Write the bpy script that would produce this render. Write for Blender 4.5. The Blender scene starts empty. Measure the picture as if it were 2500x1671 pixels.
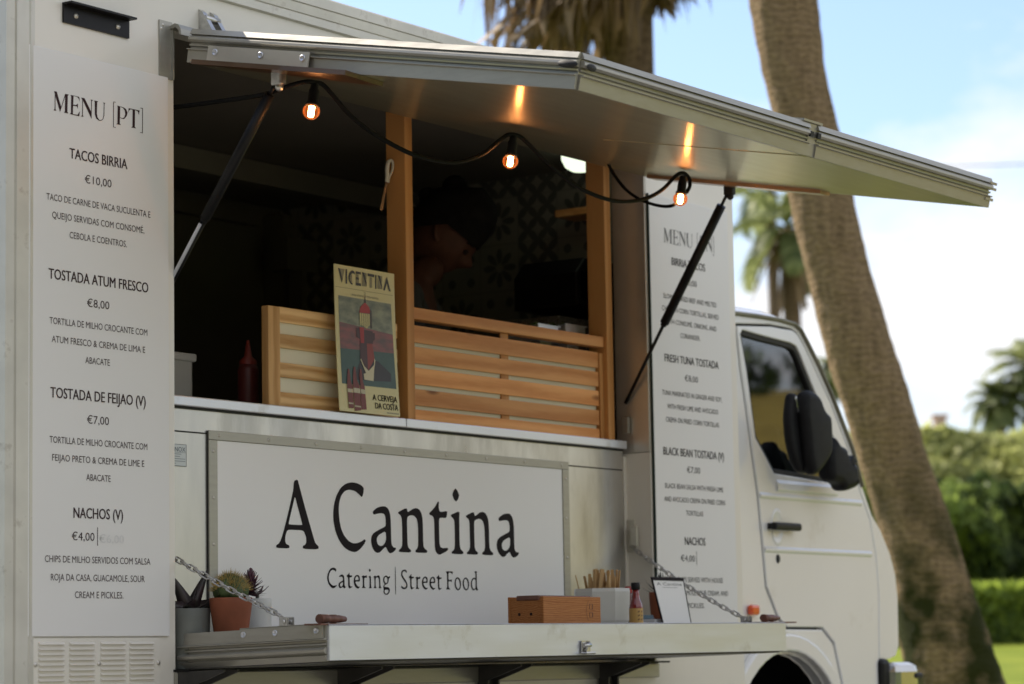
import bpy, bmesh, math, random
from mathutils import Vector, Matrix, noise
V = Vector
R_ = math.radians
rnd = random.Random(7)
SC = bpy.context.scene
COL = SC.collection

# ---------------------------------------------------------------- camera
CAM_R = V((0.5697101, -0.8216631, -0.0173235))
CAM_U = V((-0.0840174, -0.0791970, 0.9933121))
CAM_D = V((0.8175399, 0.5644444, 0.1141533))
CAM_P = V((-4.690489, -4.629930, 0.85))
FPX = 6800.0                       # focal length in pixels of the 2500 px wide photograph
cd = bpy.data.cameras.new("camera")
cam = bpy.data.objects.new("camera", cd)
COL.objects.link(cam)
cam.matrix_world = Matrix((
    (CAM_R.x, CAM_U.x, -CAM_D.x, CAM_P.x),
    (CAM_R.y, CAM_U.y, -CAM_D.y, CAM_P.y),
    (CAM_R.z, CAM_U.z, -CAM_D.z, CAM_P.z), (0, 0, 0, 1)))
cd.sensor_width = 36.0
cd.sensor_fit = 'HORIZONTAL'
cd.lens = FPX / 2500 * 36
cd.clip_start = 0.1
cd.clip_end = 2000
cd.dof.use_dof = True
cd.dof.focus_distance = 7.1
cd.dof.aperture_fstop = 3.9
cd.dof.aperture_blades = 9
SC.camera = cam

# ---------------------------------------------------------------- world, sun, exposure
SUN_EL, SUN_ROT = 46.0, 3.0       # sun high behind the truck
w = bpy.data.worlds.new("World")
SC.world = w
w.use_nodes = True
nt = w.node_tree
nt.nodes.clear()
N = nt.nodes.new
out = N('ShaderNodeOutputWorld')
bg = N('ShaderNodeBackground')
bg.inputs[1].default_value = 0.12
sky = N('ShaderNodeTexSky')
sky.sky_type = 'NISHITA'
sky.sun_disc = False
sky.sun_elevation = R_(SUN_EL)
sky.sun_rotation = R_(SUN_ROT)
sky.air_density = 1.0
sky.dust_density = 1.0
sky.ozone_density = 1.2
tc = N('ShaderNodeTexCoord')
mp = N('ShaderNodeMapping')
mp.inputs['Scale'].default_value = (1.0, 1.0, 2.6)
mp.inputs['Location'].default_value = (3.1, 0.4, 0.35)
nz = N('ShaderNodeTexNoise')
nz.inputs['Scale'].default_value = 4.2
nz.inputs['Detail'].default_value = 7
nz.inputs['Roughness'].default_value = 0.62
rmp = N('ShaderNodeValToRGB')
rmp.color_ramp.elements[0].position = 0.44
rmp.color_ramp.elements[0].color = (0, 0, 0, 1)
rmp.color_ramp.elements[1].position = 0.63
rmp.color_ramp.elements[1].color = (1, 1, 1, 1)
mixc = N('ShaderNodeMixRGB')
mixc.inputs[2].default_value = (5.2, 5.25, 5.4, 1)      # sunlit cloud
L = nt.links.new
L(tc.outputs['Generated'], mp.inputs[0]); L(mp.outputs[0], nz.inputs['Vector'])
sep = N('ShaderNodeSeparateXYZ'); L(tc.outputs['Generated'], sep.inputs[0])
veil = N('ShaderNodeMapRange'); veil.inputs[1].default_value = 0.50; veil.inputs[2].default_value = 0.0; veil.inputs[3].default_value = 0.02; veil.inputs[4].default_value = 0.17   # thin high cloud, denser towards the horizon
L(sep.outputs['Z'], veil.inputs[0])
mxm = N('ShaderNodeMath'); mxm.operation = 'MAXIMUM'
cov = N('ShaderNodeMath'); cov.operation = 'MULTIPLY_ADD'; cov.inputs[1].default_value = -0.16; cov.use_clamp = False   # cloud added in the unseen sky behind the photographer, for less blue light
mny = N('ShaderNodeMath'); mny.operation = 'MINIMUM'; mny.inputs[1].default_value = 0.0
L(sep.outputs['Y'], mny.inputs[0]); L(mny.outputs[0], cov.inputs[0]); L(nz.outputs['Fac'], cov.inputs[2]); L(cov.outputs[0], rmp.inputs[0]); L(rmp.outputs[0], mxm.inputs[0]); L(veil.outputs[0], mxm.inputs[1]); L(mxm.outputs[0], mixc.inputs[0])
tint = N('ShaderNodeMixRGB'); tint.blend_type = 'MULTIPLY'; tint.inputs[0].default_value = 1; tint.inputs[2].default_value = (.82, .90, 1.06, 1)
L(sky.outputs[0], tint.inputs[1]); L(tint.outputs[0], mixc.inputs[1]); L(mixc.outputs[0], bg.inputs[0]); L(bg.outputs[0], out.inputs[0])

sd = bpy.data.lights.new("sun", 'SUN')
sd.energy = 4.6
sd.angle = R_(0.6)
sd.color = (1.0, 0.90, 0.76)
sun = bpy.data.objects.new("sun", sd)
COL.objects.link(sun)
_s = V((math.sin(R_(SUN_ROT)) * math.cos(R_(SUN_EL)), math.cos(R_(SUN_ROT)) * math.cos(R_(SUN_EL)), math.sin(R_(SUN_EL))))
sun.rotation_euler = _s.to_track_quat('Z', 'Y').to_euler()
SC.view_settings.view_transform = 'Standard'
SC.view_settings.look = 'None'
SC.view_settings.exposure = 0.82
SC.view_settings.gamma = 1
SC.cycles.use_denoising = True
SC.cycles.max_bounces = 10
SC.cycles.sample_clamp_indirect = 8

# ---------------------------------------------------------------- helpers
def at(px, py, x=None, y=None, z=None, t=None):
    """world point on the plane x / y / z (or at distance t along the view) that a measured photo point belongs to"""
    a, b = (px - 1250) / FPX, -(py - 835.5) / FPX
    d = CAM_R * a + CAM_U * b + CAM_D
    if y is not None: k = (y - CAM_P.y) / d.y
    elif x is not None: k = (x - CAM_P.x) / d.x
    elif z is not None: k = (z - CAM_P.z) / d.z
    else: k = t
    return CAM_P + d * k

def zoomed(ox, oy, s, pts):
    return [(ox + a / s, oy + b / s) for a, b in pts]

class MB:
    def __init__(self): self.v = []; self.f = []; self.sm = []
    def add(self, vs, fs, smooth=False):
        n = len(self.v)
        self.v += [tuple(p) for p in vs]
        self.f += [tuple(i + n for i in f) for f in fs]
        self.sm += [smooth] * len(fs)
        return self
    def box(self, a, b, c=0.0):
        (x0, y0, z0), (x1, y1, z1) = [min(p, q) for p, q in zip(a, b)], [max(p, q) for p, q in zip(a, b)]
        if c <= 0:
            vs = [(x, y, z) for x in (x0, x1) for y in (y0, y1) for z in (z0, z1)]
            return self.add(vs, [(0, 1, 3, 2), (4, 6, 7, 5), (0, 4, 5, 1), (2, 3, 7, 6), (0, 2, 6, 4), (1, 5, 7, 3)])
        bm = bmesh.new(); bmesh.ops.create_cube(bm, size=1)
        for v in bm.verts: v.co = V(((x0 + x1) / 2 + v.co.x * (x1 - x0), (y0 + y1) / 2 + v.co.y * (y1 - y0), (z0 + z1) / 2 + v.co.z * (z1 - z0)))
        c = min(c, (x1 - x0) * .49, (y1 - y0) * .49, (z1 - z0) * .49)
        bmesh.ops.bevel(bm, geom=list(bm.edges), offset=c, segments=2, affect='EDGES', profile=.5)
        bm.verts.index_update()
        self.add([v.co.copy() for v in bm.verts], [[v.index for v in f.verts] for f in bm.faces]); bm.free(); return self
    def obox(self, o, ax, ay, az):
        o, ax, ay, az = V(o), V(ax), V(ay), V(az)
        vs = [o + ax * i + ay * j + az * k for i in (0, 1) for j in (0, 1) for k in (0, 1)]
        return self.add(vs, [(0, 1, 3, 2), (4, 6, 7, 5), (0, 4, 5, 1), (2, 3, 7, 6), (0, 2, 6, 4), (1, 5, 7, 3)])
    def bar(self, p, q, w, h=None, up=(0, 0, 1)):
        p, q = V(p), V(q); d = (q - p); n = d.normalized(); s = n.cross(V(up)).normalized(); u = s.cross(n); h = h or w
        return self.obox(p - s * w / 2 - u * h / 2, d, s * w, u * h)
    def tube(self, pts, r, n=8, cap=True, closed=False):
        pts = [V(p) for p in pts]; m = len(pts); rr = r if isinstance(r, (list, tuple)) else [r] * m
        up = V((0, 0, 1)); vs = []
        t0 = (pts[1] - pts[0]).normalized()
        s = t0.cross(up)
        if s.length < 1e-3: s = t0.cross(V((1, 0, 0)))
        s.normalize()
        for i, p in enumerate(pts):
            if closed: t = (pts[(i + 1) % m] - pts[i - 1]).normalized()
            else: t = (pts[min(i + 1, m - 1)] - pts[max(i - 1, 0)]).normalized()
            s = (s - t * s.dot(t)).normalized(); u = t.cross(s)
            vs += [p + (s * math.cos(2 * math.pi * k / n) + u * math.sin(2 * math.pi * k / n)) * rr[i] for k in range(n)]
        fs = []
        for i in range(m if closed else m - 1):
            j = (i + 1) % m
            for k in range(n): fs.append((i * n + k, i * n + (k + 1) % n, j * n + (k + 1) % n, j * n + k))
        self.add(vs, fs, True)
        if cap and not closed:
            self.add(vs[:n], [tuple(range(n))[::-1]]); self.add(vs[-n:], [tuple(range(n))])
        return self
    def lathe(self, o, prof, n=24, axis=(0, 0, 1), smooth=True, sx=1, sy=1, rot=0):
        o = V(o); ax = V(axis).normalized(); q = ax.to_track_quat('Z', 'Y')
        vs = []; fs = []
        for r, h in prof:
            vs += [o + q @ V((r * sx * math.cos(2 * math.pi * k / n + rot), r * sy * math.sin(2 * math.pi * k / n + rot), h)) for k in range(n)]
        for i in range(len(prof) - 1):
            for k in range(n): fs.append((i * n + k, i * n + (k + 1) % n, (i + 1) * n + (k + 1) % n, (i + 1) * n + k))
        return self.add(vs, fs, smooth)
    def ball(self, o, r, n=12, m=8, sc=(1, 1, 1)):
        o = V(o); vs = []; fs = []
        for i in range(m + 1):
            th = math.pi * i / m
            for k in range(n):
                ph = 2 * math.pi * k / n
                vs.append(o + V((sc[0] * r * math.sin(th) * math.cos(ph), sc[1] * r * math.sin(th) * math.sin(ph), sc[2] * r * math.cos(th))))
        for i in range(m):
            for k in range(n): fs.append((i * n + k, (i + 1) * n + k, (i + 1) * n + (k + 1) % n, i * n + (k + 1) % n))
        return self.add(vs, fs, True)
    def extrude(self, prof, p, q, o_dir, h_dir, caps=True):
        """profile of (o, h) pairs swept from p to q"""
        p, q, o_dir, h_dir = V(p), V(q), V(o_dir), V(h_dir); n = len(prof)
        vs = [e + o_dir * a + h_dir * b for e in (p, q) for a, b in prof]
        fs = [(k, (k + 1) % n, n + (k + 1) % n, n + k) for k in range(n)]
        if caps: fs += [tuple(range(n))[::-1], tuple(range(n, 2 * n))]
        return self.add(vs, fs)
    def poly(self, pts): return self.add(pts, [tuple(range(len(pts)))])

ROOT = {}
def root_of(o):
    while o.parent: o = o.parent
    return o
def link(name, me, m, parent=None, loc=None):
    o = bpy.data.objects.new(name, me); COL.objects.link(o)
    if m: me.materials.append(m)
    if parent: o.parent = parent
    if loc is not None: o.location = loc
    return o
def obj(name, mb, m, parent=None, origin=None, smooth=False, bevel=0, round_=False):
    """one mesh object; vertices are given in world space"""
    if parent: off = ROOT[root_of(parent).name]
    else: off = V(origin) if origin is not None else V((0, 0, 0))
    me = bpy.data.meshes.new(name)
    me.from_pydata([(a[0] - off.x, a[1] - off.y, a[2] - off.z) for a in mb.v], [], mb.f)
    me.polygons.foreach_set('use_smooth', [True if smooth else s for s in mb.sm])
    me.update()
    bm = bmesh.new(); bm.from_mesh(me)
    if bevel or any(mb.sm) or smooth: bmesh.ops.remove_doubles(bm, verts=bm.verts, dist=1e-5)
    bmesh.ops.recalc_face_normals(bm, faces=bm.faces); bm.to_mesh(me); bm.free()
    if round_:
        me.polygons.foreach_set('use_smooth', [True] * len(me.polygons)); me.set_sharp_from_angle(angle=R_(50))
    o = link(name, me, m, parent, None if parent else off)
    if not parent: ROOT[o.name] = off
    if bevel:
        b = o.modifiers.new('bevel', 'BEVEL'); b.width = bevel; b.segments = 2; b.limit_method = 'ANGLE'; b.angle_limit = R_(40)
    return o
def thing(name, label, cat, loc, group=None):
    o = bpy.data.objects.new(name, None); COL.objects.link(o); o.location = loc; o.empty_display_size = .1
    ROOT[o.name] = V(loc); return tag(o, label, cat, group)
def tag(o, label, cat, group=None):
    o['label'] = label; o['category'] = cat
    if group: o['group'] = group
    return o
def structure(o): o['kind'] = 'structure'; return o
def stuff(o, label=None, cat=None):
    o['kind'] = 'stuff'
    if label: o['label'] = label; o['category'] = cat
    return o

def flat_curve(polys, ext=0.0, bev=0.0):
    """2-D outlines (even-odd holes) -> (verts, faces) filled, optionally extruded"""
    cu = bpy.data.curves.new('outline', 'CURVE'); cu.dimensions = '2D'; cu.fill_mode = 'BOTH'; cu.extrude = ext; cu.bevel_depth = bev; cu.bevel_resolution = 4 if bev > .012 else 1; cu.offset = -bev
    for p in polys:
        s = cu.splines.new('POLY'); s.points.add(len(p) - 1)
        for k, (a, b) in enumerate(p): s.points[k].co = (a, b, 0, 1)
        s.use_cyclic_u = True
    return curve_mesh(cu)
def curve_mesh(cu):
    o = bpy.data.objects.new('outline', cu); COL.objects.link(o)
    dg = bpy.context.evaluated_depsgraph_get(); me = bpy.data.meshes.new_from_object(o.evaluated_get(dg))
    vs = [v.co.copy() for v in me.vertices]; fs = [tuple(p.vertices) for p in me.polygons]
    bpy.data.objects.remove(o); bpy.data.meshes.remove(me); bpy.data.curves.remove(cu)
    return vs, fs
def text_shape(s, bold=0.0):
    cu = bpy.data.curves.new('words', 'FONT'); cu.body = s; cu.size = 1; cu.offset = bold; cu.resolution_u = 3; cu.align_x = 'LEFT'
    return curve_mesh(cu)
CAP = max(v.y for v in text_shape('H')[0])
def smooth_poly(p, it=1):
    for _ in range(it):
        q = []
        for i in range(len(p)):
            a, b = V(p[i]), V(p[(i + 1) % len(p)]); q += [tuple(a * .8 + b * .2), tuple(a * .2 + b * .8)]
        p = q
    return p
def words(mb, s, x0, x1, z0, cap, fn, bold=0.0, off=0.0):
    """text fitted between x0 and x1 with its baseline at z0; fn maps (x, z) to the surface"""
    vs, fs = text_shape(s, off if bold else 0.0)
    a, b = min(v.x for v in vs), max(v.x for v in vs)
    k = (x1 - x0) / (b - a); kz = cap / CAP
    for dx, dn in (((-.00055, 0), (.00055, 1), (0, 2)) if bold else ((0, 0),)):
        lift = V(fn(x0, z0)); nrm = V((0, -.00012 * dn, 0))
        mb.add([V(fn(x0 + dx + (v.x - a) * k, z0 + v.y * kz)) + nrm for v in vs], fs)

# ---------------------------------------------------------------- materials
def mat(name, col, rough=.5, metal=0.0, var=.12, scale=6.0, bump=0.0, stretch=(1, 1, 1), spec=.5, coat=0.0, dirt=None, rvar=0.0, aniso=0.0, col2=None, detail=4):
    m = bpy.data.materials.new(name); m.use_nodes = True; t = m.node_tree; b = t.nodes['Principled BSDF']
    n = t.nodes.new; l = t.links.new
    tcn = n('ShaderNodeTexCoord'); mpn = n('ShaderNodeMapping'); mpn.inputs['Scale'].default_value = stretch
    nzn = n('ShaderNodeTexNoise'); nzn.inputs['Scale'].default_value = scale; nzn.inputs['Detail'].default_value = detail
    l(tcn.outputs['Object'], mpn.inputs[0]); l(mpn.outputs[0], nzn.inputs['Vector'])
    r = n('ShaderNodeValToRGB'); r.color_ramp.elements[0].position = .3; r.color_ramp.elements[1].position = .7
    c2 = col2 or tuple(min(1, c * (1 + var)) for c in col); c1 = col if col2 else tuple(c * (1 - var) for c in col)
    r.color_ramp.elements[0].color = (*c1, 1); r.color_ramp.elements[1].color = (*c2, 1)
    l(nzn.outputs['Fac'], r.inputs[0]); last = r.outputs[0]
    if dirt:
        dn = n('ShaderNodeTexNoise'); dn.inputs['Scale'].default_value = dirt[1]; dn.inputs['Detail'].default_value = 8; dn.inputs['Roughness'].default_value = .65
        l(mpn.outputs[0] if stretch[2] < 1 else tcn.outputs['Object'], dn.inputs['Vector']); dr = n('ShaderNodeValToRGB'); dr.color_ramp.elements[0].position = dirt[2]; dr.color_ramp.elements[1].position = dirt[2] + .12
        l(dn.outputs['Fac'], dr.inputs[0]); mx = n('ShaderNodeMixRGB'); mx.inputs[2].default_value = (*dirt[0], 1)
        mm = n('ShaderNodeMath'); mm.operation = 'MULTIPLY'; mm.inputs[1].default_value = dirt[3]; l(dr.outputs[0], mm.inputs[0]); l(mm.outputs[0], mx.inputs[0]); l(last, mx.inputs[1]); last = mx.outputs[0]
    l(last, b.inputs['Base Color'])
    b.inputs['Roughness'].default_value = rough; b.inputs['Metallic'].default_value = metal
    b.inputs['Specular IOR Level'].default_value = spec; b.inputs['Coat Weight'].default_value = coat; b.inputs['Coat Roughness'].default_value = .05
    b.inputs['Anisotropic'].default_value = aniso
    if rvar:
        mr = n('ShaderNodeMapRange'); mr.inputs[3].default_value = max(.02, rough - rvar); mr.inputs[4].default_value = rough + rvar; l(nzn.outputs['Fac'], mr.inputs[0]); l(mr.outputs[0], b.inputs['Roughness'])
    if bump:
        bn = n('ShaderNodeBump'); bn.inputs['Strength'].default_value = bump; bn.inputs['Distance'].default_value = .01; l(nzn.outputs['Fac'], bn.inputs['Height']); l(bn.outputs[0], b.inputs['Normal'])
    return m
def glow(name, col, strength):
    m = bpy.data.materials.new(name); m.use_nodes = True; t = m.node_tree; t.nodes.clear()
    e = t.nodes.new('ShaderNodeEmission'); e.inputs[0].default_value = (*col, 1); e.inputs[1].default_value = strength
    o = t.nodes.new('ShaderNodeOutputMaterial'); t.links.new(e.outputs[0], o.inputs[0]); return m
def thin_glass(name, tint=(1, 1, 1), ior=1.45, add=0.0):
    m = bpy.data.materials.new(name); m.use_nodes = True; t = m.node_tree; t.nodes.clear(); n = t.nodes.new; l = t.links.new
    g = n('ShaderNodeBsdfGlossy'); g.inputs['Roughness'].default_value = .02; tr = n('ShaderNodeBsdfTransparent'); tr.inputs[0].default_value = (*tint, 1)
    f = n('ShaderNodeFresnel'); f.inputs[0].default_value = ior; mx = n('ShaderNodeMixShader'); o = n('ShaderNodeOutputMaterial')
    ad = n('ShaderNodeMath'); ad.operation = 'ADD'; ad.inputs[1].default_value = add; l(f.outputs[0], ad.inputs[0])
    l(ad.outputs[0], mx.inputs[0]); l(tr.outputs[0], mx.inputs[1]); l(g.outputs[0], mx.inputs[2]); l(mx.outputs[0], o.inputs[0]); return m
def wood(name, c1, c2, axis='x', ring=14.0, rough=.5, fine=1.0):
    """boards with long grain along one axis"""
    m = bpy.data.materials.new(name); m.use_nodes = True; t = m.node_tree; b = t.nodes['Principled BSDF']; n = t.nodes.new; l = t.links.new
    tcn = n('ShaderNodeTexCoord'); mpn = n('ShaderNodeMapping')
    k = {'x': (.55, 4, 5), 'z': (5, 4, .5), 'y': (5, .5, 5)}[axis]; mpn.inputs['Scale'].default_value = k
    wv = n('ShaderNodeTexWave'); wv.wave_type = 'BANDS'; wv.bands_direction = {'x': 'Z', 'z': 'X', 'y': 'Z'}[axis]
    wv.inputs['Scale'].default_value = ring * .22; wv.inputs['Distortion'].default_value = 9; wv.inputs['Detail'].default_value = 3; wv.inputs['Detail Scale'].default_value = 1.1
    nzn = n('ShaderNodeTexNoise'); nzn.inputs['Scale'].default_value = 11 * fine; nzn.inputs['Detail'].default_value = 5
    mp2 = n('ShaderNodeMapping'); mp2.inputs['Scale'].default_value = tuple(a * 2.2 for a in k)
    oi = n('ShaderNodeObjectInfo'); sh_ = n('ShaderNodeVectorMath'); sh_.operation = 'MULTIPLY_ADD'; sh_.inputs[1].default_value = (7.3, 5.1, 9.7); l(oi.outputs['Random'], sh_.inputs[0]); l(tcn.outputs['Object'], sh_.inputs[2])
    class _O: outputs = {'Object': sh_.outputs[0]}
    tcn = _O
    l(tcn.outputs['Object'], mpn.inputs[0]); l(mpn.outputs[0], wv.inputs['Vector']); l(tcn.outputs['Object'], mp2.inputs[0]); l(mp2.outputs[0], nzn.inputs['Vector'])
    ad = n('ShaderNodeMath'); ad.operation = 'MULTIPLY_ADD'; ad.inputs[1].default_value = .55; l(wv.outputs['Fac'], ad.inputs[0])
    m2 = n('ShaderNodeMath'); m2.operation = 'MULTIPLY'; m2.inputs[1].default_value = .5; l(nzn.outputs['Fac'], m2.inputs[0]); l(m2.outputs[0], ad.inputs[2])
    r = n('ShaderNodeValToRGB'); r.color_ramp.elements[0].position = .2; r.color_ramp.elements[1].position = .75; r.color_ramp.elements[0].color = (*c1, 1); r.color_ramp.elements[1].color = (*c2, 1)
    l(ad.outputs[0], r.inputs[0]); l(r.outputs[0], b.inputs['Base Color']); b.inputs['Roughness'].default_value = rough; b.inputs['Specular IOR Level'].default_value = .22
    mpk = n('ShaderNodeMapping'); mpk.inputs['Scale'].default_value = {'x': (3.2, 7, 11), 'z': (11, 7, 3.2), 'y': (7, 3.2, 11)}[axis]; mpk.inputs['Location'].default_value = (ring * .37, ring * .11, ring * .73)
    vk = n('ShaderNodeTexVoronoi'); vk.inputs['Scale'].default_value = 1.0; l(tcn.outputs['Object'], mpk.inputs[0]); l(mpk.outputs[0], vk.inputs['Vector'])
    rk = n('ShaderNodeMapRange'); rk.inputs[1].default_value = .05; rk.inputs[2].default_value = .13; rk.inputs[3].default_value = .85; rk.inputs[4].default_value = 0; l(vk.outputs['Distance'], rk.inputs[0])
    mk_ = n('ShaderNodeMixRGB'); mk_.inputs[2].default_value = (c1[0] * .33, c1[1] * .26, c1[2] * .25, 1); l(rk.outputs[0], mk_.inputs[0]); l(r.outputs[0], mk_.inputs[1]); hs_ = n('ShaderNodeHueSaturation'); hv_ = n('ShaderNodeMapRange'); hv_.inputs[3].default_value = .80; hv_.inputs[4].default_value = 1.18; l(oi.outputs['Random'], hv_.inputs[0]); l(hv_.outputs[0], hs_.inputs['Value']); l(mk_.outputs[0], hs_.inputs['Color']); l(hs_.outputs[0], b.inputs['Base Color'])
    bn = n('ShaderNodeBump'); bn.inputs['Strength'].default_value = .12; bn.inputs['Distance'].default_value = .004; l(nzn.outputs['Fac'], bn.inputs['Height']); l(bn.outputs[0], b.inputs['Normal'])
    return m
def leafy(name, c1, c2, scale=1.5, trans=.25):
    m = bpy.data.materials.new(name); m.use_nodes = True; t = m.node_tree; b = t.nodes['Principled BSDF']; n = t.nodes.new; l = t.links.new
    g = n('ShaderNodeNewGeometry'); nzn = n('ShaderNodeTexNoise'); nzn.inputs['Scale'].default_value = scale; nzn.inputs['Detail'].default_value = 3
    l(g.outputs['Position'], nzn.inputs['Vector']); r = n('ShaderNodeValToRGB'); r.color_ramp.elements[0].position = .35; r.color_ramp.elements[1].position = .65
    r.color_ramp.elements[0].color = (*c1, 1); r.color_ramp.elements[1].color = (*c2, 1)
    mx = n('ShaderNodeMath'); mx.operation = 'MULTIPLY_ADD'; mx.inputs[1].default_value = .35; l(g.outputs['Random Per Island'], mx.inputs[0])
    m3 = n('ShaderNodeMath'); m3.operation = 'MULTIPLY_ADD'; m3.inputs[1].default_value = 1.0; m3.inputs[2].default_value = -.17; l(nzn.outputs['Fac'], m3.inputs[0]); l(m3.outputs[0], mx.inputs[2])
    l(mx.outputs[0], r.inputs[0]); l(r.outputs[0], b.inputs['Base Color']); b.inputs['Roughness'].default_value = .5; b.inputs['Specular IOR Level'].default_value = .3
    tr = n('ShaderNodeBsdfTranslucent'); l(r.outputs[0], tr.inputs[0]); ms = n('ShaderNodeMixShader'); ms.inputs[0].default_value = trans
    o = t.nodes['Material Output']; l(b.outputs[0], ms.inputs[1]); l(tr.outputs[0], ms.inputs[2]); l(ms.outputs[0], o.inputs[0]); return m

M = dict(
    paint=mat('white_body_paint', (.77, .735, .665), .32, var=.03, scale=3, coat=.25, dirt=((.33, .27, .2), 7, .66, .35)),
    cab=mat('white_car_paint', (.80, .795, .785), .22, var=.02, scale=2, coat=.6, dirt=((.45, .40, .33), 4.5, .60, .25)),
    trim=mat('worn_aluminium_trim', (.62, .60, .54), .42, .25, var=.08, scale=9, dirt=((.25, .2, .15), 18, .6, .5)),
    board=mat('white_print_board', (.77, .76, .745), .38, var=.012, scale=2, spec=.35),
    signwhite=mat('white_sign_sheet', (.86, .855, .85), .4, var=.012, scale=2, spec=.35),
    ink=mat('dark_print', (.016, .012, .014), .6, var=.1, spec=.1),
    inkbrown=mat('brown_print', (.040, .020, .023), .6, var=.1, spec=.1),
    inkfaint=mat('scraped_print', (.69, .69, .685), .5, var=.05, scale=60),
    inkpale=mat('grey_print', (.17, .17, .17), .6, var=.05, spec=.1),
    alu=mat('aluminium_extrusion', (.37, .355, .31), .36, .5, var=.06, scale=14, rvar=.08, stretch=(1, 1, 6)),
    alubright=mat('polished_aluminium', (.68, .70, .76), .34, .65, var=.06, scale=5, rvar=.1, stretch=(.6, 1, 5), dirt=((.45, .43, .40), 9, .58, .5)),
    steel=mat('stained_stainless_steel', (.56, .545, .52), .32, .85, var=.2, scale=3.2, rvar=.13, stretch=(2.2, 1, .6), dirt=((.30, .285, .26), 2.4, .47, .5), detail=7),
    steelsmooth=mat('stainless_steel', (.64, .61, .55), .36, .7, var=.05, scale=8, rvar=.06),
    chain=mat('zinc_chain', (.55, .54, .52), .3, .9, var=.2, scale=60),
    black=mat('black_plastic', (.010, .010, .011), .42, var=.3, scale=20, spec=.22),
    blackmatt=mat('black_enamel', (.009, .009, .009), .5, var=.3, scale=12, spec=.2),
    rubber=mat('black_rubber', (.015, .015, .015), .65, var=.3, scale=30),
    cable=mat('black_cable', (.006, .006, .006), .6, var=.2, scale=40, spec=.12),
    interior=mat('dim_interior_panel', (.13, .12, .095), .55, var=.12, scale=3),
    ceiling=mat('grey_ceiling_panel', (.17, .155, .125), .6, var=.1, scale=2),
    pine=wood('pine_board', (.52, .28, .10), (.78, .52, .25), 'x', 8),
    pinez=wood('pine_stile', (.42, .22, .075), (.58, .35, .15), 'z', 10),
    amber=wood('varnished_slat', (.60, .25, .078), (.78, .385, .145), 'x', 5),
    amberz=wood('varnished_post', (.46, .205, .060), (.58, .29, .10), 'z', 5),
    cream=mat('cream_backing_board', (.78, .74, .58), .6, var=.03),
    redwood=wood('cedar_box_wood', (.38, .125, .035), (.56, .235, .075), 'x', 55, .5, 2),
    terracotta=mat('terracotta', (.24, .070, .030), .75, var=.2, scale=14, bump=.15),
    greypot=mat('weathered_grey_pot', (.16, .17, .155), .5, var=.25, scale=9, dirt=((.28, .27, .23), 6, .55, .6)),
    whitepot=mat('white_glazed_pot', (.62, .62, .60), .3, var=.04),
    bark=None,
)
def sheet_metal():
    m = mat('brushed_aluminium_sheet', (.62, .585, .43), .42, .8, var=.06, scale=3, stretch=(1, 6, 1)); t = m.node_tree; b = t.nodes['Principled BSDF']
    g = t.nodes.new('ShaderNodeBsdfGlossy'); g.inputs[0].default_value = (.64, .60, .44, 1); g.inputs['Roughness'].default_value = .15; x = t.nodes.new('ShaderNodeMixShader'); x.inputs[0].default_value = .5
    o = t.nodes['Material Output']; t.links.new(b.outputs[0], x.inputs[1]); t.links.new(g.outputs[0], x.inputs[2]); t.links.new(x.outputs[0], o.inputs[0]); return m
M['under'] = sheet_metal()
M['mirror'] = mat('black_mirror_plastic', (.009, .009, .010), .55, var=.3, scale=40, spec=.16)
# ================================================================ the food truck
D0 = 0.09                                   # the hatch lies this deep in the body side
X0, X1, XO0, XO1 = -0.055, 3.33, 0.52, 2.78
truck = thing('food_truck', 'white food truck with its serving hatch open, seen from the kerb side', 'food truck', (1.7, 1.0, 0))

# ---- box body
mb = MB()
mb.box((X0, 0, .34), (XO0, .04, 2.65)); mb.box((XO1, 0, .34), (X1, .04, 2.65))
mb.box((XO0, 0, 2.45), (XO1, .04, 2.65)); mb.box((XO0, 0, .34), (XO1, .04, .845))
mb.box((X0, .04, .34), (X0 + .04, 1.99, 2.65)); mb.box((X0 + .04, 1.95, .34), (X1, 1.99, 2.65))
mb.box((X1 - .04, .04, .6), (X1, 1.95, 2.65)); mb.box((X0 + .04, .04, 2.615), (X1 - .04, 1.95, 2.65))
body = obj('box_body', mb, M['paint'], truck)
mb = MB()                                    # ribbed aluminium strip along the roof edge
zt = [(0, 2.566), (.010, 2.569), (.010, 2.590), (.006, 2.592), (.010, 2.594), (.012, 2.618), (.007, 2.620), (.012, 2.622), (.012, 2.648), (0, 2.656)]
mb.extrude(zt, (X0, -.0005, 0), (X1, -.0005, 0), (0, -1, 0), (0, 0, 1)); obj('roof_trim', mb, M['trim'], body)
mb = MB()                                    # rear corner post with two grooves
cp = [(X0 - .012, -.006), (X0 + .012, -.010), (X0 + .016, -.004), (X0 + .020, -.010), (X0 + .060, -.010), (X0 + .064, -.005), (X0 + .068, -.009), (X0 + .083, -.006), (X0 + .083, -.0005), (X0 - .0005, -.0005), (X0 - .0005, .05), (X0 - .012, .05)]
mb.add([(a, b, z) for z in (.34, 2.56) for a, b in cp], [(k, (k + 1) % 12, 12 + (k + 1) % 12, 12 + k) for k in range(12)] + [tuple(range(12))[::-1], tuple(range(12, 24))])
obj('corner_trim', mb, M['trim'], body)
mb = MB(); rl = at(9, 1612, y=.10); mb.box((rl.x - .05, .06, rl.z - .12), (rl.x + .012, .13, rl.z), .012); obj('rear_lamp', mb, M['rubber'], body)

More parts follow.
